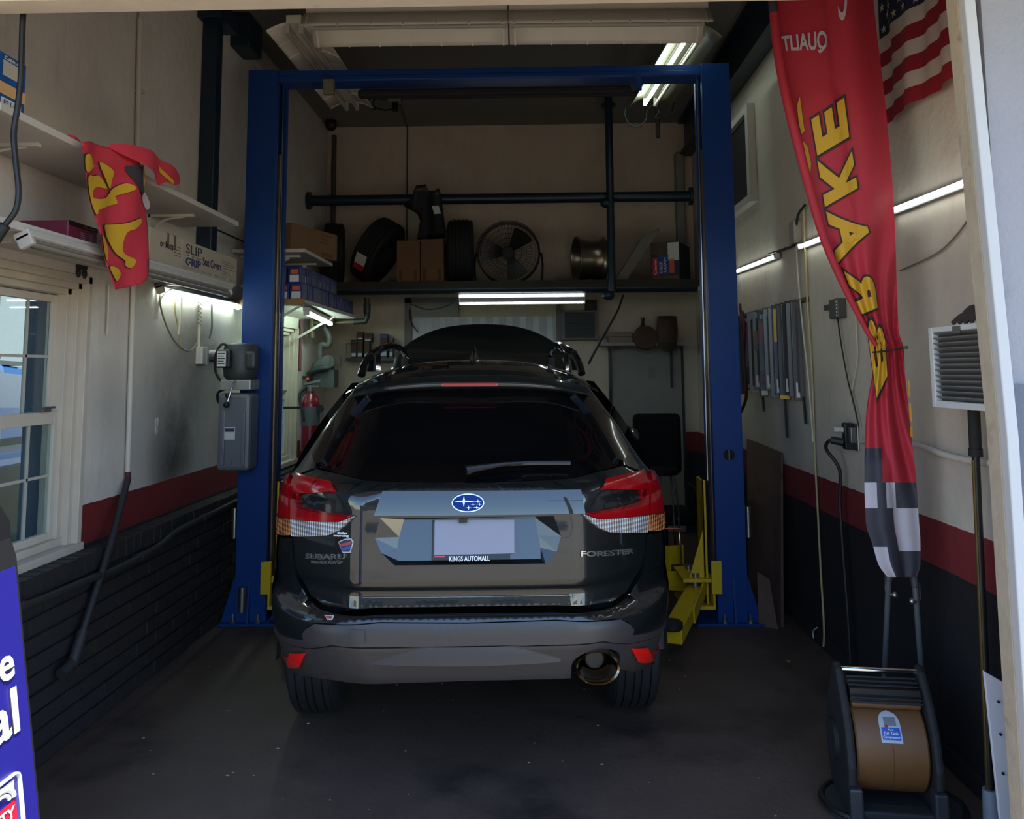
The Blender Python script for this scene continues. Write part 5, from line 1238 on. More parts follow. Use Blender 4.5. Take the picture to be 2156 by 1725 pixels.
t = thing('wall_shelf', 'narrow white shelf over the rear door holding boxes and brown pads', 'shelf', ((a.x + b.x) / 2, 8.3, zs))
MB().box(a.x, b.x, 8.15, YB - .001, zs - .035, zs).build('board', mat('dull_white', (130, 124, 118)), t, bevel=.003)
for xx in (a.x + .12, b.x - .1): MB().box(xx - .012, xx + .012, 8.2, YB - .002, zs - .07, zs - .035).box(xx - .012, xx + .012, YB - .06, YB - .046, zs - .45, zs - .07).build('bracket', BLACK, t)
p = V(A(1305, 700, 8.25))
carton('carton', 'bottom one of two flat pale boxes on the shelf over the rear door', (p.x, 8.28, zs), .23, .22, .055, mat('dull_pale_box', (120, 102, 88), .7))
carton('carton', 'top one of two flat pale boxes on the shelf over the rear door', (p.x - .01, 8.28, zs + .056), .25, .2, .05, mat('dull_pale_box', (120, 102, 88)))
p = V(A(1355, 690, 8.3)); t = thing('bottle', 'small black bottle on the shelf over the rear door', 'bottle', (p.x, 8.36, zs))
MB().lathe([(.03, 0), (.033, .01), (.033, .16), (.015, .19), (.015, .22)], (p.x, 8.36, zs), n=16).build('body', BLACK, t, True); MB().cyl((p.x, 8.36, zs + .22), (p.x, 8.36, zs + .25), .02, n=12).build('cap', BLACK, t, True)
BRN = mat('brown_leather', (66, 40, 26), .7)
p = V(A(1360, 712, 8.13)); tag(MB().lathe([(.02, 0), (.11, .01), (.122, .03), (.115, .055), (.05, .06)], (p.x, 8.19, p.z), (0, -1, .15), 22).build('round_pad', BRN, None, True), 'left round brown pad hanging at the edge of the rear door shelf', 'pad')
p = V(A(1405, 700, 8.13)); t = thing('knee_pad', 'taller brown leather pad at the right end of the rear door shelf', 'pad', (p.x, 8.14, p.z - .15))
MB().grid(lambda u, v: V((p.x + .10 * math.sin((u - .5) * 2.6) * (1 - .25 * abs(v - .55)), 8.15 - .05 * math.cos((u - .5) * 2.6) * (1 - (2 * v - 1) ** 4 * .6), p.z - .135 + .29 * v)), 12, 10).build('shell', BRN, t, True)
MB().lathe([(.02, 0), (.085, .01), (.09, .03), (.02, .05)], (p.x, 8.15, p.z - .10), (0, -1, 0), 18).build('lower_cup', mat('dark_brown_leather', (34, 22, 16), .7), t, True)
for q in t.children:
    if q.name.startswith('shell'): so = q.modifiers.new('thick', 'SOLIDIFY'); so.thickness = .01
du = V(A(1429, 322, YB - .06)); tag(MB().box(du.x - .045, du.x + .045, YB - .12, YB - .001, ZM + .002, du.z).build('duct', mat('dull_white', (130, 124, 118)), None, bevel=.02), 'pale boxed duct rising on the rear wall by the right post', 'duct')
tag(MB().cyl((-2.04, YB - .05, ZM), (-2.04, YB - .05, 4.05), .025, n=10).build('corner_pipe', mat('dull_dark_pipe', (70, 66, 60), .6), None, True), 'thin grey pipe rising in the rear left corner', 'pipe')
# hanging work-lamp cord, ceiling wiring
hc = [V(A(1312, 622, 7.58)), V(A(1300, 655, 7.3)), V(A(1275, 700, 6.9)), V(A(1250, 745, 6.45)), V(A(1240, 765, 6.3))]
tag(MB().tube(spline(hc, 4), .009, 7).build('work_cord', CORD_BLACK, None, True), 'black cord stretched from the rear pipe down to the open hood', 'cord')
cz = ZC - .02
t = thing('ceiling_outlet', 'outlet on the ceiling with a black plug, left of centre near the rear wall', 'outlet', (V(F(832, 208, cz)).x, V(F(832, 208, cz)).y, cz))
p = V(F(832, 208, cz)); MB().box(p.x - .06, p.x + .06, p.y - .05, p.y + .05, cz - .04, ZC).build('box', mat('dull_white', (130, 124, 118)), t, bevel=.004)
MB().cyl(p + V((0, -.01, -.04)), p + V((0, -.01, -.12)), .028, n=12).build('plug', BLACK, t, True)
lp2 = [V(A(x, y, p.y - .3)) for x, y in ((832, 222), (828, 230), (810, 232), (795, 228), (786, 222), (788, 207), (780, 206), (776, 216), (790, 230), (780, 226), (768, 205))]
lp2[0] = p + V((0, -.01, -.12)); MB().tube(spline(lp2, 5), .007, 6).build('lead', CORD_BLACK, t, True)
q0 = V(F(845, 228, cz)); q1 = V((V(A(858, 262, YB - .02)).x, YB - .02, cz)); q2 = V(A(857, 400, YB - .02))
MB().tube([p + V((.03, .03, -.02)), q0, q1, q2, V((q2.x, q2.y, ZM + .05))], .008, 6).build('wire', mat('dull_wire', (76, 70, 62), .6), t, True)
yc_ = V(F(1000, 203, cz)).y; tag(MB().cyl((-1.4, yc_, cz), (1.0, yc_, cz), .02, n=10).build('ceiling_conduit', mat('dull_conduit', (64, 60, 56), .6), None, True), 'grey conduit crossing the ceiling near the rear wall', 'conduit')
lr = [V(A(x, y, 6.78)) for x, y in ((1345, 205), (1322, 215), (1315, 240), (1325, 262), (1345, 266), (1360, 252), (1362, 235), (1375, 222), (1388, 235), (1380, 247), (1400, 245), (1415, 232), (1418, 215))]
tag(MB().tube(spline(lr, 5), .007, 6).build('lamp_lead', CORD_BLACK, None, True), 'looped black lead at the far end of the glowing ceiling light', 'cord')
p = V(A(1384, 240, 7.3)); q = V(A(1384, 290, 7.3)); tag(MB().cyl((p.x, 7.3, q.z), (p.x, 7.3, ZC), .02, n=10).build('drop_rod', mat('dull_conduit', (64, 60, 56)), None, True), 'short grey rod hanging from the ceiling beyond the glowing light', 'rod')
p = V(A(697, 262, 8.2)); tag(MB().sphere(p, (.06, .06, .07), 12, 8).box(p.x - .015, p.x + .015, p.y - .015, p.y + .015, p.z, ZC).build('speaker', mat('navy_plastic', (16, 18, 34), .5), None, True), 'small dark rounded box hanging in the rear left ceiling corner', 'speaker')
tag(MB().tube(spline([V(A(862, 650, YB - .06)), V(A(866, 680, YB - .06)), V(A(880, 700, YB - .06))], 4), .006, 6).tube(spline([V(A(864, 640, 7.8)), V(A(900, 652, 7.8)), V(A(940, 645, 7.75)), V(A(965, 628, 7.72))], 5), .006, 6).build('lamp_lead', CORD_BLACK, None, True), 'thin black lead sagging left of the LED shop light', 'cord')
# office chair and chrome stool beside the car
ch = thing('office_chair', 'black office chair between the car and the right lift post', 'chair', (.98, 6.45, 0))
CHB = mat('chair_black', (7, 7, 8), .7, spec=.15)
MB().box(.79, 1.17, 6.66, 6.74, .78, 1.255).build('backrest', CHB, ch, bevel=.05)
MB().box(.77, 1.19, 6.25, 6.68, .46, .55).build('seat', CHB, ch, bevel=.03)
MB().cyl((.98, 6.45, .09), (.98, 6.45, .46), .03, n=12).build('gas_column', BLACK, ch, True)
for k in range(5):
    a = 2 * pi * k / 5 + .3; e = V((.98 + .26 * math.cos(a), 6.45 + .26 * math.sin(a), .07)); MB().bar((.98, 6.45, .10), e, .04, .025).build('base_leg', BLACK, ch)
    MB().cyl(e + V((-.02, 0, -.04)), e + V((.02, 0, -.04)), .03, n=12).build('caster', BLACK, ch, True)
MB().bar((.98, 6.68, .5), (.98, 6.72, .8), .06, .015, (0, 1, 0)).build('back_stem', BLACK, ch)
for sx in (-1, 1): MB().tube(spline([(.98 + sx * .2, 6.5, .5), (.98 + sx * .235, 6.45, .62), (.98 + sx * .23, 6.35, .70), (.98 + sx * .22, 6.6, .72)], 4), .012, 7).build('armrest', BLACK, ch, True)
sx_ = V(A(1405, 980, 5.95)); 
st = thing('stool', 'black topped stool with thin chrome legs beside the car', 'stool', (.93, 6.05, 0))
MB().lathe([(.01, .90), (.12, .90), (.13, .885), (.13, .86), (.02, .855)], (.90, 6.06, 0), n=24).build('seat', CHB, st, True)
for dx, dy in ((-1, -1), (1, -1), (-1, 1), (1, 1)): MB().tube([(.90 + dx * .09, 6.06 + dy * .08, .86), (.90 + dx * .105, 6.06 + dy * .10, .7), (.90 + dx * .125, 6.06 + dy * .12, 0)], .0075, 7).build('leg', CHROME, st, True)
MB().tube([(.785, 5.95, .5), (1.015, 5.95, .5), (1.015, 6.17, .5), (.785, 6.17, .5)], .006, 6, close=True).build('foot_rail', CHROME, st, True)
# ---------------------------------------------------------------- right wall
t = thing('wall_vent', 'white-framed dark panel high on the right wall beside the lift post', 'vent', (XR, 6.25, 2.85))
MB().box(1.60, XR - .001, 6.02, 6.09, 2.82, 3.56).box(1.60, XR - .001, 6.75, 6.82, 2.82, 3.56).box(1.60, XR - .001, 6.09, 6.75, 3.5, 3.56).box(1.60, XR - .001, 6.09, 6.75, 2.82, 2.88).build('frame', WHITE, t, bevel=.003)
MB().box(1.635, XR - .001, 6.09, 6.75, 2.88, 3.5).build('dark_panel', mat('dark_vent', (32, 30, 32), .7), t)
# wiper blade packs hung on a peg strip
pk = thing('peg_strip', 'thin strip of pegs on the right wall holding wiper blade packs', 'rack', (XR - .01, 5.7, 2.02))
MB().box(XR - .012, XR - .001, 5.0, 6.5, 2.0, 2.03).build('strip', mat('peg_wood', (92, 62, 54), .7), pk)
for k in range(15): MB().cyl((XR - .012, 5.05 + k * .1, 2.015), (XR - .075, 5.05 + k * .1, 2.02), .004, n=6).build('peg', STEEL, pk)
PKB = mat('pack_black', (24, 24, 27), .4); PKC = mat('pack_clear_grey', (62, 60, 60), .25); PKS = mat('pack_silver', (110, 110, 110), .3, .6); PKD = mat('pack_navy', (30, 32, 58), .35)
packs = [(6.42, .60, 'PKB', 'far left wiper pack half hidden by the lift post'), (6.28, .56, 'PKB', 'black wiper pack numbered 18 on the right wall'), (6.14, .58, 'PKS', 'thin silver edged wiper pack beside pack 18'), (6.0, .55, 'PKC', 'clear wiper pack with a tan card on the right wall'), (5.86, .60, 'PKB', 'black wiper pack numbered 17 with a red ring near its foot'), (5.72, .55, 'PKC', 'grey clear wiper pack just right of pack 17'), (5.6, .60, 'PKC', 'grey wiper pack with white dots down its middle'), (5.5, .58, 'PKD', 'navy wiper pack with a yellow strip at the top'), (5.4, .60, 'PKB', 'plain black wiper pack with a yellow tip at its foot'), (5.3, .57, 'PKC', 'grey wiper pack with a pale tail, third from the right'), (5.2, .58, 'PKC', 'grey wiper pack with a pale tail, second from the right'), (5.1, .60, 'PKC', 'rightmost clear wiper pack on the right wall')]
for k, (y, h, m, lb) in enumerate(packs):
    t = thing('wiper_pack', lb, 'wiper pack', (XR - .045, y, 2.012 - h), 0, None)
    z1 = 2.008; z0 = z1 - h; tl = rnd.uniform(-.006, .006); ca = math.cos(.25 + tl * 20); sa = math.sin(.25 + tl * 20)
    def q(u, v, o=.001): return V((XR - .022 - .058 * (1 - u) * ca - o * sa * 0, y - .058 * (1 - u) * sa * -1 - o - .006 + tl * (v - .5), z0 + h * v))
    MB().prism([q(0, 0, 0), q(1, 0, 0), q(1, 1, 0), q(0, 1, 0)], (0, .012, 0)).build('sleeve', globals()[m], t, bevel=.002)
    pa = lambda n, mm, u0, u1, v0, v1, o=.001: plate(n, mm, t, q(u0, v0, o), q(u1, v0, o), q(u0, v1, o), .0008)
    if 'numbered' in lb:
        pa('grey_card', mat('card_grey', (96, 98, 104), .5), .12, .88, .30, .86)
        text('printing', '18' if '18' in lb else '17', INKWHITE, t, q(.3, .90, .002), q(.7, .90, .002), q(.3, .95, .002), .02, .0006)
        text('printing', 'Dura', mat('print_red', (190, 50, 60), .5), t, q(.25, .84, .003), q(.25, .64, .003), q(.75, .84, .003), .02, .0006)
        text('printing', 'TEK', mat('print_teal', (60, 90, 120), .5), t, q(.25, .62, .003), q(.25, .48, .003), q(.75, .62, .003), .02, .0006)
        pa('white_label', LABEL, .15, .85, .02, .07)
        if '17' in lb: MB().tube([q(.5, .2, .003) + V((.02 * math.cos(2 * pi * j / 16), 0, .03 * math.sin(2 * pi * j / 16))) for j in range(16)], .003, 4, close=True).build('red_ring', REDP, t)
    else:
        pa('blade_strip', mat('blade_black', (26, 26, 28), .5), .38, .62, .08, .92)
        if k % 2: pa('white_tail', LABEL, .2, .55, .03, .18)
        if 'dots' in lb:
            for j in range(5): pa('dot', LABEL, .44, .60, .5 + j * .05, .52 + j * .05, .002)
        if 'yellow strip' in lb: pa('yellow_strip', YEL, .1, .4, .6, .97, .002)
        if 'yellow tip' in lb: pa('yellow_tip', YEL, .0, 1, .0, .04, .002)
        if 'tan' in lb: pa('tan_card', mat('tan_card', (120, 104, 80), .6), .1, .9, .5, .75, .002)
for y, z0, ln, lb in ((5.97, 1.30, .15, 'short loose wiper tail below pack 17'), (5.45, 1.16, .26, 'long loose wiper blade hanging below the navy pack'), (5.07, 1.27, .16, 'loose wiper tail hanging at the right end of the packs')):
    tag(MB().bar((XR - .03, y, z0), (XR - .03, y + .02, z0 + ln), .012, .016, (1, 0, 0)).build('loose_wiper', BLACK, None, bevel=.002), lb, 'wiper')
tag(MB().tube(spline([V(W(x, y, 1.57)) for x, y in ((1562, 655), (1568, 700), (1566, 760), (1572, 830), (1560, 868))], 5), .012, 7).tube(spline([V(W(x, y, 1.56)) for x, y in ((1558, 640), (1562, 690), (1570, 800))], 4), .01, 6).build('jumper_cable', mat('maroon_rubber', (70, 20, 22), .6), None, True), 'maroon rubber cable hanging beside the lift post on the right wall', 'cable')
# cords, outlets
rw = lambda label, pts, r, m, X=1.645, name='cord', k=5: wcord(label, pts, X, r, m, name, k)
rw('cream cord with dark clips running down the right wall to the floor', [(1692, 440), (1697, 560), (1700, 640), (1708, 760), (1714, 900), (1716, 965), (1722, 1080), (1728, 1200), (1735, 1320), (1734, 1362)], .006, CORD_CREAM)
rw('white cord crossing beside the cream cord on the right wall', [(1676, 505), (1680, 580), (1690, 690), (1702, 800), (1712, 930)], .005, CORD_WHITE, 1.632)
rw('short pale cord end curling up from the floor by the cream cord', [(1713, 1345), (1712, 1330), (1720, 1322)], .004, CORD_WHITE, 1.63)
rw('black cable curving down from a grey box on the right wall', [(1695, 432), (1680, 455), (1675, 500), (1676, 515), (1650, 525), (1620, 535)], .008, CORD_BLACK, 1.63)
rw('thin grey wire sagging on the right wall beside the heater', [(2037, 465), (2010, 500), (1970, 535), (1895, 570)], .004, mat('grey_wire', (120, 112, 100), .5))
rw('thin white string hanging right of the adaptor on the right wall', [(1800, 640), (1803, 700), (1805, 755), (1795, 815), (1790, 850)], .003, CORD_WHITE)
cb = V(W(1683, 490, XR)); t = thing('junction_box', 'small grey box above the wall strip lights on the right wall', 'outlet', (XR, cb.y, cb.z))
MB().box(XR - .05, XR, cb.y - .05, cb.y + .05, cb.z - .07, cb.z + .07).build('box', mat('box_grey', (150, 142, 132), .5), t, bevel=.004)
ad = V(W(1758, 650, XR - .03)); t = thing('power_adaptor', 'dark grey plug-in adaptor high on the right wall left of the flag', 'adaptor', ad)
MB().box(XR - .05, XR - .001, ad.y - .09, ad.y + .04, ad.z - .055, ad.z + .05).build('body', mat('adaptor_grey', (70, 68, 66), .5), t, bevel=.006)
MB().box(XR - .04, XR - .001, ad.y + .04, ad.y + .15, ad.z + .0, ad.z + .03).build('prong_arm', mat('adaptor_grey', (70, 68, 66)), t, bevel=.004)
for k in range(5): MB().box(XR - .053, XR - .05, ad.y - .085, ad.y - .075, ad.z - .045 + k * .018, ad.z - .036 + k * .018).build('vent_slot', LABEL, t)
pts = [V(W(x, y, 1.635)) for x, y in ((1764, 672), (1772, 730), (1785, 800), (1800, 860), (1808, 900))]
MB().tube(spline([V((1.635, ad.y - .03, ad.z - .05))] + pts, 4), .004, 6).build('lead', CORD_BLACK, t, True)
ol = V(W(1802, 920, XR)); t = thing('wall_outlet', 'metal double outlet with a large black plug on the right wall', 'outlet', (XR, ol.y, ol.z))
MB().box(XR - .01, XR - .001, ol.y - .05, ol.y + .05, ol.z - .07, ol.z + .07).build('plate', STEEL, t, bevel=.003)
MB().box(XR - .055, XR - .01, ol.y + .0, ol.y + .045, ol.z - .065, ol.z + .07).build('black_adaptor', BLACK, t, bevel=.005)
MB().box(XR - .04, XR - .01, ol.y - .04, ol.y - .005, ol.z - .03, ol.z + .05).build('grey_adaptor', GREY, t, bevel=.004)
MB().cyl((XR - .055, ol.y + .02, ol.z + .035), (XR - .1, ol.y + .03, ol.z + .035), .014, n=10).build('white_plug', WHITE, t, True)
cbl = [V((XR - .055, ol.y + .02, ol.z - .03)), V((XR - .11, ol.y + .05, ol.z - .02)), V((XR - .12, ol.y + .10, ol.z - .07))] + [V(W(x, y, 1.60)) for x, y in ((1768, 990), (1768, 1060), (1776, 1180), (1785, 1300), (1790, 1400))] + [V((1.58, 4.45, .012)), V((1.5, 4.0, .012)), V((1.42, 3.72, .03))]
MB().tube(spline(cbl, 5), .0095, 8).cyl(cbl[0], cbl[1], .02, n=10).build('heavy_lead', CORD_BLACK, t, True)
tag(MB().tube(spline([V(W(x, y, 1.642)) for x, y in ((1812, 930), (1850, 925), (1925, 936), (1990, 958), (2040, 970), (2085, 975))], 5), .0125, 9).build('conduit', mat('conduit_white', (196, 188, 176)), None, True), 'white conduit running from the flag to the door jamb on the right wall', 'conduit')
# louvred heater with a dark cloth on it
hy0, hy1, hz0, hz1 = 2.78, 3.17, 1.455, 1.75
t = thing('wall_heater', 'white louvred unit heater on the right wall beside the door jamb', 'heater', (1.58, 2.97, hz0))
HW = mat('heater_white', (206, 206, 204), .45)
MB().box(1.515, XR - .001, hy0, hy1, hz0, hz1).build('case', HW, t, bevel=.006)
MB().box(1.49, 1.515, hy0, hy0 + .03, hz0, hz1).box(1.49, 1.515, hy1 - .03, hy1, hz0, hz1).box(1.49, 1.515, hy0 + .03, hy1 - .03, hz0, hz0 + .025).box(1.49, 1.515, hy0 + .03, hy1 - .03, hz1 - .02, hz1).build('front_frame', HW, t, bevel=.003)
for k in range(13):
    z = hz0 + .035 + k * .0195; MB().bar((1.503, hy0 + .03, z), (1.503, hy1 - .03, z), .022, .004, (.5, 0, 1)).build('louvre', mat('louvre_grey', (136, 136, 134), .4, .3), t)
MB().box(1.513, 1.517, hy0 + .03, hy1 - .03, hz0 + .02, hz1 - .02).build('dark_back', mat('heater_dark', (60, 60, 58), .6), t)
MB().box(1.486, 1.49, hy0 + .15, hy0 + .2, hz1 - .03, hz1 - .005).build('logo_tab', GREY, t)
for k in range(14): MB().cyl((1.60, hy0 + .001, hz0 + .04 + k * .016), (1.60, hy0 - .003, hz0 + .04 + k * .016), .004, n=6).build('vent_hole', BLACK, t)
tag(MB().grid(lambda u, v: V((1.52 + .13 * v, 2.80 + .26 * u, hz1 + .006 + .05 * math.sin(pi * v) * (1 + .2 * math.sin(u * 17)) + .01 * math.sin(u * 40))), 24, 8).build('folded_cloth', mat('dark_brown_cloth', (58, 46, 46), .9), None, True, fix=False), 'dark brown folded cloth lying on top of the white heater', 'cloth')
# broom-like pole with foam grip
pt, pb = V((1.585, 3.06, 1.445)), V((1.60, 3.14, .10))
t = thing('pole', 'black and brass pole with a foam grip leaning below the white heater', 'pole', (1.60, 3.14, 0))
MB().cyl(pt, pt.lerp(pb, .1), .021, n=12).cyl(pt.lerp(pb, .1), pt.lerp(pb, .12), .024, n=12).build('foam_grip', mat('foam_black', (26, 26, 27), .8), t, True)
MB().cyl(pt.lerp(pb, .12), pb, .0135, n=12).build('shaft', BLACK, t, True)
MB().cyl(pt.lerp(pb, .13) + V((-.012, -.004, 0)), pb + V((-.012, -.004, 0)), .006, n=8).build('brass_stripe', mat('aged_brass', (120, 104, 66), .35, .8), t, True)
MB().cyl(pb + V((0, 0, .02)), pb + V((0, 0, -.10)), .026, .03, 12).build('foot', mat('foot_grey', (126, 132, 140), .5), t, True)
MB().cyl(pt + V((0, 0, 0)), pt + V((0, 0, .012)), .012, n=10).build('white_cap', WHITE, t, True)
# white sheet leaning in the door corner, scrap on the floor
bq = [V((1.49, 2.86, .0)), V((1.462, 2.86, .615)), V((1.60, 2.87, .535)), V((1.62, 2.87, .0))]
t = thing('sheet', 'white sheet leaning inside the bottom right door corner', 'sheet', (1.55, 2.86, 0))
MB().prism(bq, (0, .012, 0)).build('board', mat('sheet_white', (206, 206, 214), .5, var=.03), t, bevel=.002)
for z in (.15, .30, .42, .52): MB().cyl((1.50, 2.861, z), (1.50, 2.855, z), .004, n=8).build('screw_hole', BLACK, t)
tag(MB().prism([V((1.36, 3.04, .001)), V((1.545, 3.10, .001)), V((1.52, 2.92, .001)), V((1.38, 2.95, .001))], (0, 0, .008)).build('cardboard_scrap', mat('olive_card', (112, 92, 52), .8)), 'flat brown cardboard scrap on the floor by the pole', 'scrap')
# plywood sheet behind the right post
pq = [V((1.45, 5.88, 0)), V((1.53, 5.40, 0)), V((1.635, 5.62, 1.05)), V((1.60, 6.36, 1.08))]
n_ = (pq[1] - pq[0]).cross(pq[3] - pq[0]).normalized()
t = thing('plywood_sheet', 'stained brown plywood sheet leaning on the right wall behind the lift post', 'board', (1.5, 5.8, 0))
MB().prism(pq, n_ * (.016 if n_.x > 0 else -.016)).build('sheet', mat('stained_plywood', (92, 68, 58), .75, var=.3, scale=4, var2=(50, 38, 36), v2scale=6, v2thr=.55), t)
MB().prism([V((1.40, 5.43, 0)), V((1.50, 5.36, 0)), V((1.46, 5.37, .30)), V((1.40, 5.42, .33))], (0, .012, 0)).build('broken_corner', mat('torn_card', (104, 78, 62), .8), t)

# ---------------------------------------------------------------- drum-shaped compressor on the floor
bp_ = V((1.285, 3.28, 0)); br = math.radians(-7)
t = thing('air_compressor', 'tan drum compressor between black side frames on the floor at the right', 'compressor', bp_, br)
BMW = MW[t.name] @ M.Diagonal((1.04, .86, .86, 1)); FRB = mat('frame_black', (26, 26, 27), .75, var=.1); TAN = mat('tan_drum', (104, 70, 38), .5, var=.14, scale=4, var2=(74, 52, 28), v2scale=5, v2thr=.58)
d = MB(BMW)
dc = V((0, .02, .255)); hw = .118
drum = d.lathe([(.05, -hw), (.185, -hw), (.19, -hw + .006), (.19, hw - .006), (.185, hw), (.05, hw)], dc, (1, 0, 0), 40).build('drum', TAN, t, 30)
MB(BMW).lathe([(.1905, -.002), (.1915, 0), (.1905, .002)], dc, (1, 0, 0), 40).build('drum_seam', mat('seam_brown', (84, 58, 30), .6), drum)
MB(BMW).box(-hw, hw, -.10, .06, .425, .452).build('drum_lip', TAN, t, bevel=.01)
for sx in (-1, 1):
    prof = [(-.12, .0), (-.185, .10), (-.20, .22), (-.17, .36), (-.11, .46), (-.03, .56), (.02, .58), (.05, .54), (.12, .44), (.19, .34), (.215, .22), (.19, .10), (.12, .0)]
    x0 = sx * (hw + .008)
    f = MB(BMW).prism([(x0, a, b) for a, b in prof], (sx * .03, 0, 0)).build('side_frame', FRB, t, bevel=.012)
    MB(BMW).box(*sorted((sx * (hw - .005), sx * (hw + .04))), -.22, -.15, .02, .15).build('foot_block', mat('block_slate', (40, 41, 46), .5), t, bevel=.008)
    MB(BMW).cyl((x0 + sx * .028, .02, .25), (x0 + sx * .045, .02, .25), .08, n=24).build('hub_cover', FRB, f, True)
MB(BMW).cyl((-hw - .02, .0, .55), (hw + .02, .0, .55), .0125, n=14).build('carry_handle', CHROME, t, True)
for k in range(7): MB(BMW).bar((-hw, -.03 - k * .014, .53 - k * .0125), (hw, -.03 - k * .014, .53 - k * .0125), .007, .004, (0, -1, .8)).build('grille_bar', mat('grille_black', (26, 26, 28), .5), t)
MB(BMW).box(-hw, hw, -.085, .05, .45, .50).build('grille_back', BLACK, t)
bs = MB(BMW); n = 32
ov = [(.235 * math.cos(2 * pi * k / n) + .015, .22 * math.sin(2 * pi * k / n) - .04) for k in range(n)]
bs.prism([(a, b, 0) for a, b in ov], (0, 0, .03)).build('base_tray', mat('base_grey', (46, 46, 48), .55), t, bevel=.008)
MB(BMW).tube([(a, b, .028) for a, b in ov], .012, 6, close=True).build('tray_rim', BLACK, t, True)
MB(BMW).box(-hw, hw, -.20, -.12, .02, .06).build('front_bar', FRB, t, bevel=.008)
def dr(x, ang, r=.1925): return BMW @ V((x, .02 - r * math.cos(ang), .255 + r * math.sin(ang)))
def dpatch(name, m, x0, x1, a0, a1, r, parent, cap=False):
    pts = lambda u, v: dr(x0 + (x1 - x0) * u if not (cap and v > .55) else (x0 + x1) / 2 + (x1 - x0) / 2 * math.cos((1 - u) * pi) * math.sqrt(max(0, 1 - ((v - .55) / .45) ** 2)), a0 + (a1 - a0) * v, r)
    return MB().grid(pts, 10, 10).build(name, m, parent, True, fix=False)
sk = dpatch('sticker', mat('sticker_silver', (172, 176, 182), .4), -.035, .035, .32, 1.0, .1928, drum, True)
dpatch('sticker_blue_panel', mat('sticker_panel_blue', (26, 84, 176), .45), -.03, .03, .38, .62, .1938, sk)
text('sticker_lettering', 'Air', INKWHITE, sk, dr(-.01, .56, .195), dr(.01, .56, .195), dr(-.01, .60, .195), .01, .0004)
text('sticker_lettering', 'Full Tank', INKWHITE, sk, dr(-.024, .48, .195), dr(.024, .48, .195), dr(-.024, .54, .195), .01, .0004)
text('sticker_lettering', 'Compressor', INKWHITE, sk, dr(-.028, .40, .195), dr(.028, .40, .195), dr(-.028, .46, .195), .01, .0004)
dpatch('sticker_picture', mat('sticker_sketch', (110, 114, 124), .5), -.018, .022, .66, .84, .1938, sk)
dpatch('red_dot', REDP, -.018, -.006, .62, .67, .1945, sk)

# ---------------------------------------------------------------- tall red feather flag tied against the right wall
FY = 3.4
ff = thing('feather_flag', 'tall red feather flag with mirrored yellow letters tied back at the right', 'flag', (1.4, FY, 0))
rows = [(-140, 1612, 1826), (-10, 1622, 1838), (100, 1632, 1850), (200, 1650, 1862), (300, 1674, 1872), (400, 1700, 1880), (500, 1729, 1885), (600, 1771, 1888), (700, 1822, 1893), (736, 1842, 1903), (780, 1838, 1905), (850, 1826, 1912), (900, 1822, 1917), (1000, 1820, 1928), (1100, 1823, 1935), (1150, 1838, 1938), (1190, 1850, 1938), (1215, 1868, 1930)]
rl = pchip([(r[0], r[1]) for r in rows]); rr_ = pchip([(r[0], r[2]) for r in rows])
def depth_fold(v, y):
    pinch = max(0, 1 - abs(y - 736) / 330)
    return .02 * math.sin(v * 7 + y * .002) + (.022 + .008 * pinch) * math.sin(v * (13 + 12 * pinch) + .6) * (.3 + .7 * (v > .5 or pinch > .3)) * .6
def flag_pt(x, y, off=0):
    a, b = rl(y), rr_(y); v = (x - a) / max(b - a, 1); return V(A(x, y, FY + depth_fold(min(max(v, 0), 1), y) - off))
def cell(v, y):
    if v < .40:
        if y > 1072: return 1 if y < 1150 or v > .3 else 2
        if y > 1012: return 2 if v < .24 else 1
        return 1 if y > 942 and v < .34 else 0
    if y < 1014: return 0
    if y < 1066: return 2 if v < .58 else 1
    if y < 1158: return 1 if v < .54 else 2
    return 2 if v < .30 else 1
mb = MB(); NV, NU = 150, 34
Y0, Y1 = -140, 1215
for j in range(NV + 1):
    y = Y0 + (Y1 - Y0) * j / NV; a, b = rl(y), rr_(y)
    for i in range(NU + 1): mb.v.append(tuple(flag_pt(a + (b - a) * i / NU, y)))
for j in range(NV):
    for i in range(NU):
        k = j * (NU + 1) + i; mb.f.append((k, k + 1, k + NU + 2, k + NU + 1)); mb.mi.append(cell((i + .5) / NU, Y0 + (Y1 - Y0) * (j + .5) / NV))
CLOTH_RED2 = mat('red_flag_cloth', (202, 54, 70), .65, var=.06, scale=20, transl=.35)
cl = mb.build('cloth', [CLOTH_RED2, CLOTH_DK, CLOTH_WH], ff, smooth=70, fix=False)
def fletter(ch, bl, br, tl, tr, m=None, outline=True, bold=.045):
    for nm, mm, bo, off in ((('letter_outline', INKB, bold + .035, .006),) if outline else ()) + (('letter', m or CLOTH_YEL, bold, .015),):
        me = txt_mesh(ch, bo, 0, 4); base = txt_mesh(ch, bold, 0, 4); x0, x1, y0, y1 = bbox(base); bpy.data.meshes.remove(base)
        bm = bmesh.new(); bm.from_mesh(me); bmesh.ops.triangulate(bm, faces=bm.faces)
        for _ in range(4):
            le = [e for e in bm.edges if e.calc_length() > .09]
            if le: bmesh.ops.subdivide_edges(bm, edges=le, cuts=1, use_grid_fill=False); bmesh.ops.triangulate(bm, faces=bm.faces)
        for v in bm.verts:
            u, w = (v.co.x - x0) / (x1 - x0), (v.co.y - y0) / (y1 - y0)
            p = [(bl[i] * (1 - u) + br[i] * u) * (1 - w) + (tl[i] * (1 - u) + tr[i] * u) * w for i in (0, 1)]
            v.co = flag_pt(p[0], p[1], off)
        bm.to_mesh(me); bm.free()
        put(nm, me, mm, cl)
fletter('E', (1721, 328), (1708, 252), (1788, 288), (1777, 204))
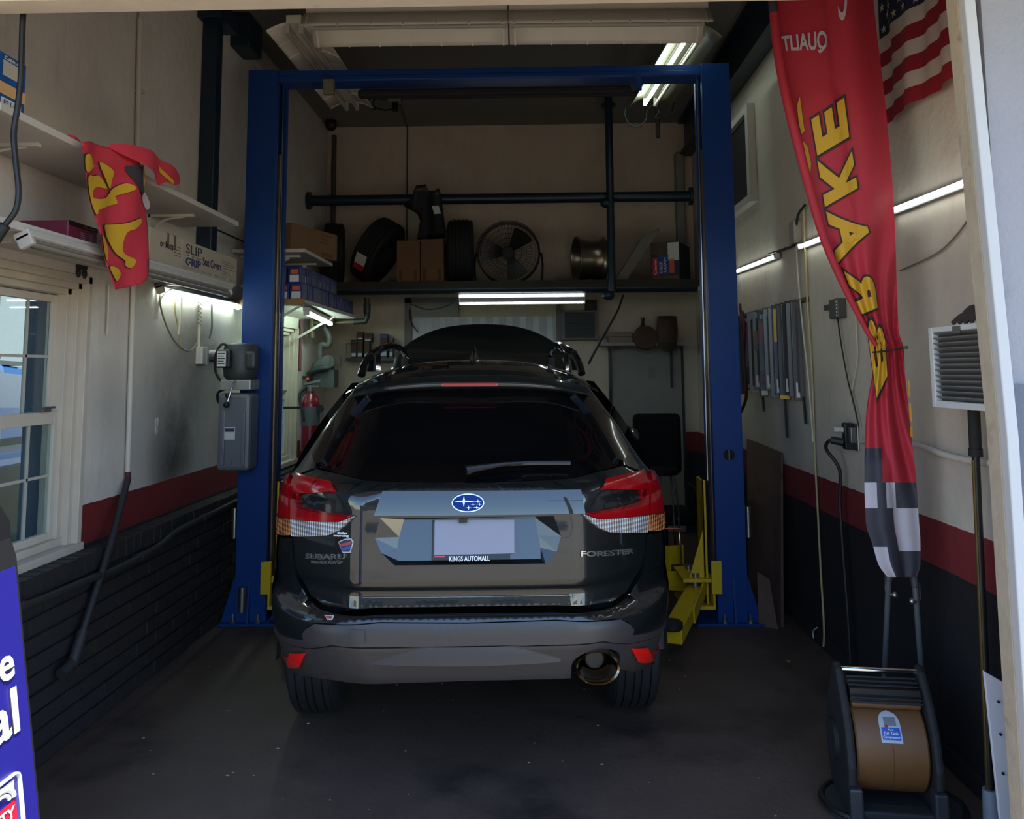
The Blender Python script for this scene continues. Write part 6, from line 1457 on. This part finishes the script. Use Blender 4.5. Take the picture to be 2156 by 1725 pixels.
fletter('K', (1737, 436), (1721, 338), (1806, 396), (1792, 308))
fletter('A', (1763, 556), (1739, 445), (1838, 520), (1818, 446))
fletter('R', (1812, 663), (1776, 570), (1848, 648), (1836, 552))
fletter('B', (1846, 838), (1822, 672), (1868, 792), (1862, 676))
fletter('QUALIT', (1743, 112), (1649, 113), (1741, 63), (1644, 76), CLOTH_WH, False, .03)
fletter('C', (1782, 48), (1766, 40), (1785, -40), (1760, -45), CLOTH_WH, False, .03)
def fpoly(name, pts, m, off):
    v, f, lp = cdt([densify(pts, 9)], 9); MB().add([flag_pt(a[0], a[1], off) for a in v], f).build(name, m, cl, fix=False)
for pl in ([(1678, 222), (1684, 203), (1693, 270), (1695, 275), (1688, 283), (1682, 262)], [(1690, 296), (1700, 308), (1708, 345), (1706, 372), (1700, 345)], [(1777, 601), (1783, 603), (1792, 622), (1784, 628)], [(1793, 642), (1800, 644), (1838, 718), (1834, 722), (1830, 716)]):
    c = V((sum(p[0] for p in pl) / len(pl), sum(p[1] for p in pl) / len(pl)))
    fpoly('letter_outline', [tuple(c + (V(p) - c) * 1.0 + (V(p) - c).normalized() * 2) for p in pl], INKB, .006); fpoly('letter', pl, CLOTH_YEL, .010)
for pl in ([(1912, 800), (1915, 802), (1917, 838), (1913, 832)], [(1914, 848), (1918, 850), (1921, 890), (1915, 884)], [(1916, 900), (1921, 896), (1922, 922), (1917, 920)]): fpoly('letter', pl, CLOTH_YEL, .010)
sl = [V(A(rl(y) + 4, y, FY - .012)) for y in range(-140, 730, 30)]
MB().tube([V(A(1617, -170, FY - .012))] + sl[0:1] + [V(A(rl(y) + 4, y, FY - .012)) for y in (-60, 0, 28)], .0185, 10).build('pole_tip', mat('dark_grey_pole', (62, 60, 66), .5), ff, True)
MB().tube([V(A(rl(y) + 5, y, FY - .012)) for y in range(28, 735, 28)], [.020 * (1 - .6 * (y / 735) ** 3) for y in range(28, 735, 28)], 10).build('pole_sleeve', CLOTH_RED2, ff, True)
tc_ = [V(A(x, y, FY + o)) for x, y, o in ((1838, 742, -.01), (1850, 741, -.045), (1872, 738, -.05), (1890, 735, -.045), (1908, 731, -.02))]
MB().tube(spline(tc_, 4), .0035, 6).build('tie_cord', CORD_BLACK, ff, True)
MB().obox(V(A(1906, 732, FY - .03)), (.022, 0, 0), (0, .008, 0), (0, 0, .014)).build('tie_clip', STEEL, ff)
POLE = mat('alloy_pole', (138, 144, 148), .35, .7)
for lb, pts, sgn in (('a', ((1872, 1195), (1871, 1222), (1862, 1408)), 1), ('b', ((1922, 1195), (1927, 1235), (1953, 1604)), -1)):
    p0, p1 = V(A(*pts[0], FY + .05)), V(A(*pts[1], FY + .05))
    q = V(F(pts[2][0], pts[2][1] + (165 if sgn > 0 else -15), 0.0)) if False else None
    q = V(F(1856, 1562, .002)) if sgn > 0 else V(F(1953, 1592, .002))
    MB().cyl(p0, p1, .017, .015, 12).build('dark_sleeve', mat('dark_grey_pole', (62, 60, 66)), ff, True)
    pm = MB().cyl(p1, q, .0115, n=12).build('lower_pole', POLE, ff, True)
    k = p1.lerp(q, .08); MB().cyl(k + V((.004 * sgn, -.01, 0)), k + V((.024 * sgn, -.012, 0)), .007, n=10).sphere(k + V((.022 * sgn, -.012, 0)), .012, 10, 6).bar(k + V((-.012 * sgn, -.008, .005)), k + V((-.012 * sgn, -.008, .07)), .006, .004, (0, 1, 0)).build('spring_button', STEEL, pm, True)
# stars and stripes on the right wall
us = thing('national_flag', 'red and white striped flag with a starred blue canton on the right wall', 'flag', (1.62, 3.2, 2.71))
fy0, fy1, fz0, sh = 3.745, 2.66, 2.705, .0675
def usp(u, v, off=0):
    return V((1.615 - off + .012 * math.sin(u * 19 + v * 2) + .008 * math.sin(u * 43 - v * 3), fy0 + (fy1 - fy0) * u, fz0 + 13 * sh * v + .01 * math.sin(u * 9)))
SR = mat('stripe_red', (150, 26, 44), .75, var=.06, transl=.3); SW = mat('stripe_white', (206, 192, 178), .75, var=.05, transl=.3); SB = mat('canton_blue', (24, 34, 58), .75, transl=.2)
cut = .44
for k in range(13):
    u0 = 0 if k < 6 else cut
    MB().grid(lambda u, v: usp(u0 + (1 - u0) * u, (k + v) / 13), 40, 3).build('stripe', SR if k % 2 == 0 else SW, us, True, fix=False)
can = MB().grid(lambda u, v: usp(cut * u, (6 + 7 * v) / 13), 24, 8).build('canton', SB, us, True, fix=False)
for r in range(9):
    for c_ in range(6 if r % 2 == 0 else 5):
        cu, cv = cut * ((c_ + .5 + (.5 if r % 2 else 0)) / 6), (6 + 7 * (r + .6) / 9.2) / 13
        pts = [usp(cu + (.018 if j % 2 == 0 else .007) * math.sin(2 * pi * j / 10), cv + (.026 if j % 2 == 0 else .010) * math.cos(2 * pi * j / 10), .006) for j in range(10)]
        MB().add(pts + [usp(cu, cv, .006)], [(10, j, (j + 1) % 10) for j in range(10)]).build('star', SW, can, fix=False)

# ---------------------------------------------------------------- A-frame sign outside, at the left of the door
sg = thing('sandwich_board', 'blue sandwich board with white letters standing outside at the left', 'sign', (-1.4, 1.9, 0))
def sgp(s, z, off=0):   # s: distance from the far edge towards the street
    lean = .115; return V((-1.235 - lean * z * 1.0 + off, 2.285 - .055 * z - s, z))
SGB = mat('sign_blue', (40, 36, 132), .4, var=.03)
for sd in (0, 1):
    o = MB()
    def sp2(s, z, off=0):
        p = sgp(s, z, off); return p if sd == 0 else V((-2 * 1.385 - p.x, p.y, p.z))
    edge = [(0, .0), (0, 1.08), (-.0, 1.12), (.03, 1.22), (.10, 1.29), (.55, 1.29), (.62, 1.22), (.65, 1.12), (.65, 0)]
    o.prism([sp2(s, z) for s, z in edge], (-.03 if sd == 0 else .03, 0, 0)).build('panel', mat('sign_frame', (36, 36, 38), .5), sg, bevel=.006)
    if sd == 0:
        f = MB().prism([sp2(s, z, .002) for s, z in ((.018, .03), (.018, 1.10), (.632, 1.10), (.632, .03))], (.002, 0, 0)).build('blue_face', SGB, sg)
        def st(s, m, sr, z0, z1, w, bold=.03, off=.006, sl_=0.0): return text('lettering', s, m, f, sgp(sr + w, z0 - sl_, off), sgp(sr, z0, off), sgp(sr + w, z1 - sl_, off), bold, .001)
        for s, z0, z1, w in (('se', .835, .895, .11), ('al', .70, .812, .11)):
            st(s, mat('sign_shadow', (56, 56, 70), .6), .062, z0 - .003, z1 - .003, w, .035, .005); st(s, INKWHITE, .065, z0, z1, w, .02, .0075)
        fr_ = [(.085, .28), (.085, .595), (.089, .607), (.098, .612), (.34, .612), (.35, .60), (.35, .28)]
        for a, b in zip(fr_, fr_[1:]): MB().bar(sgp(*a, .008), sgp(*b, .008), .004, .011, (1, 0, .1)).build('logo_border', INKWHITE, f)
        for (c, r, w) in ((.165, .052, .007), (.16, .03, .005)): MB().tube([sgp(c - r * math.cos(q), .563 + r * .62 * math.sin(q), .008) for q in [pi * k / 14 for k in range(0, 15)]], w, 6).build('logo_arc', INKWHITE, f)
        MB().prism([sgp(.105, .600, .007), sgp(.15, .600, .007), sgp(.118, .585, .007), sgp(.11, .568, .007)], (.001, 0, 0)).build('logo_block', INKWHITE, f)
        MB().bar(sgp(.21, .60, .008), sgp(.25, .565, .008), .004, .012, (1, 0, .1)).build('logo_stroke', INKWHITE, f)
        MB().prism([sgp(.105, .505, .006), sgp(.105, .553, .006), sgp(.33, .553, .006), sgp(.33, .505, .006)], (.002, 0, 0)).build('red_band', mat('sign_red', (208, 28, 58), .45), f)
        st('QUALITY', INKWHITE, .115, .513, .545, .2, .02, .010)
        MB().prism([sgp(.105, .40, .006), sgp(.105, .50, .006), sgp(.33, .50, .006), sgp(.33, .40, .006)], (.002, 0, 0)).build('violet_panel', mat('sign_violet', (92, 86, 190), .45), f)
        st('E', INKWHITE, .12, .42, .485, .05, .03, .010)

# ---------------------------------------------------------------- blue truck outside the left window
tr = thing('pickup_truck', 'bright blue truck parked outside the left window', 'truck', (-5.25, 6.5, 0))
TB = mat('truck_blue', (34, 80, 150), .3, var=.04, coat=.8)
prof = [(3.2, .32), (3.2, 1.62), (3.6, 2.25), (5.55, 2.3), (6.72, 1.68), (8.6, 1.54), (9.0, 1.36), (9.05, .32)]
MB().prism([(-4.3, a, b) for a, b in prof], (-1.9, 0, 0)).build('body', TB, tr, bevel=.07)
MB().prism([(-4.42, 5.62, 2.27), (-4.45, 6.78, 1.70), (-6.05, 6.78, 1.70), (-6.08, 5.62, 2.27)], (0, .04, .03)).build('windscreen', mat('green_glass', (70, 96, 84), .05, coat=.5), tr)
MB().prism([(-4.295, 3.75, 1.68), (-4.295, 3.9, 2.15), (-4.295, 5.5, 2.2), (-4.295, 6.45, 1.72)], (.012, 0, 0)).build('side_glass', mat('green_glass', (70, 96, 84)), tr)
MB().prism([(-4.34, 6.66, 1.68), (-4.34, 7.0, 1.67), (-6.1, 7.0, 1.67), (-6.1, 6.66, 1.68)], (0, 0, .035)).build('cowl', mat('cowl_grey', (126, 126, 128), .6), tr)
MB().tube([(-4.5, 6.95, 1.74), (-4.9, 6.8, 1.78), (-5.3, 6.6, 1.84)], .012, 6).build('wiper', BLACK, tr)
MB().box(-4.3, -4.285, 3.3, 9.0, 1.02, 1.08).build('side_moulding', BLACK, tr)
MB().box(-4.31, -4.285, 3.3, 9.0, .33, .86).build('lower_cladding', BLACK, tr, bevel=.01)
MB().box(-4.3, -4.28, 8.5, 8.95, 1.08, 1.3).build('headlamp', LAMPCLEAR, tr, bevel=.01)
for y in (4.3, 8.0):
    MB().lathe([(.05, -.1), (.25, -.11), (.4, -.11), (.43, -.08), (.43, .08), (.4, .11), (.2, .11)], (-4.38, y, .43), (1, 0, 0), 32).build('wheel', RUBBER, tr, True)
    MB().cyl((-4.33, y, .43), (-4.262, y, .43), .24, n=24).build('hubcap', STEEL, tr, True)
# crumbs of debris on the floor
dm = MB()
for k in range(60):
    x, y = rnd.uniform(-1.9, .95), rnd.uniform(2.9, 5.2); r = rnd.uniform(.002, .006); dm.sphere((x, y, r * .5), (r * 1.4, r, r * .5), 5, 4)
tag(dm.build('floor_grit', mat('grit', (140, 124, 96), .9)), 'pale grit scattered over the dark concrete floor', 'grit', kind='stuff')
for x, y, lb in ((1756, 1662, 'curled tan leaf lying on the floor left of the compressor'), (1660, 1396, 'small tan leaf on the floor below the plywood sheet')):
    p = V(F(x, y, 0)); tag(MB().grid(lambda u, v: V((p.x + .02 * (u - .5) * (1 - (2 * v - 1) ** 2), p.y + .028 * (v - .5), .003 + .008 * (u - .5) ** 2 + .004 * v)), 5, 6).build('leaf', mat('dry_leaf', (150, 112, 66), .8), None, True, fix=False), lb, 'leaf')
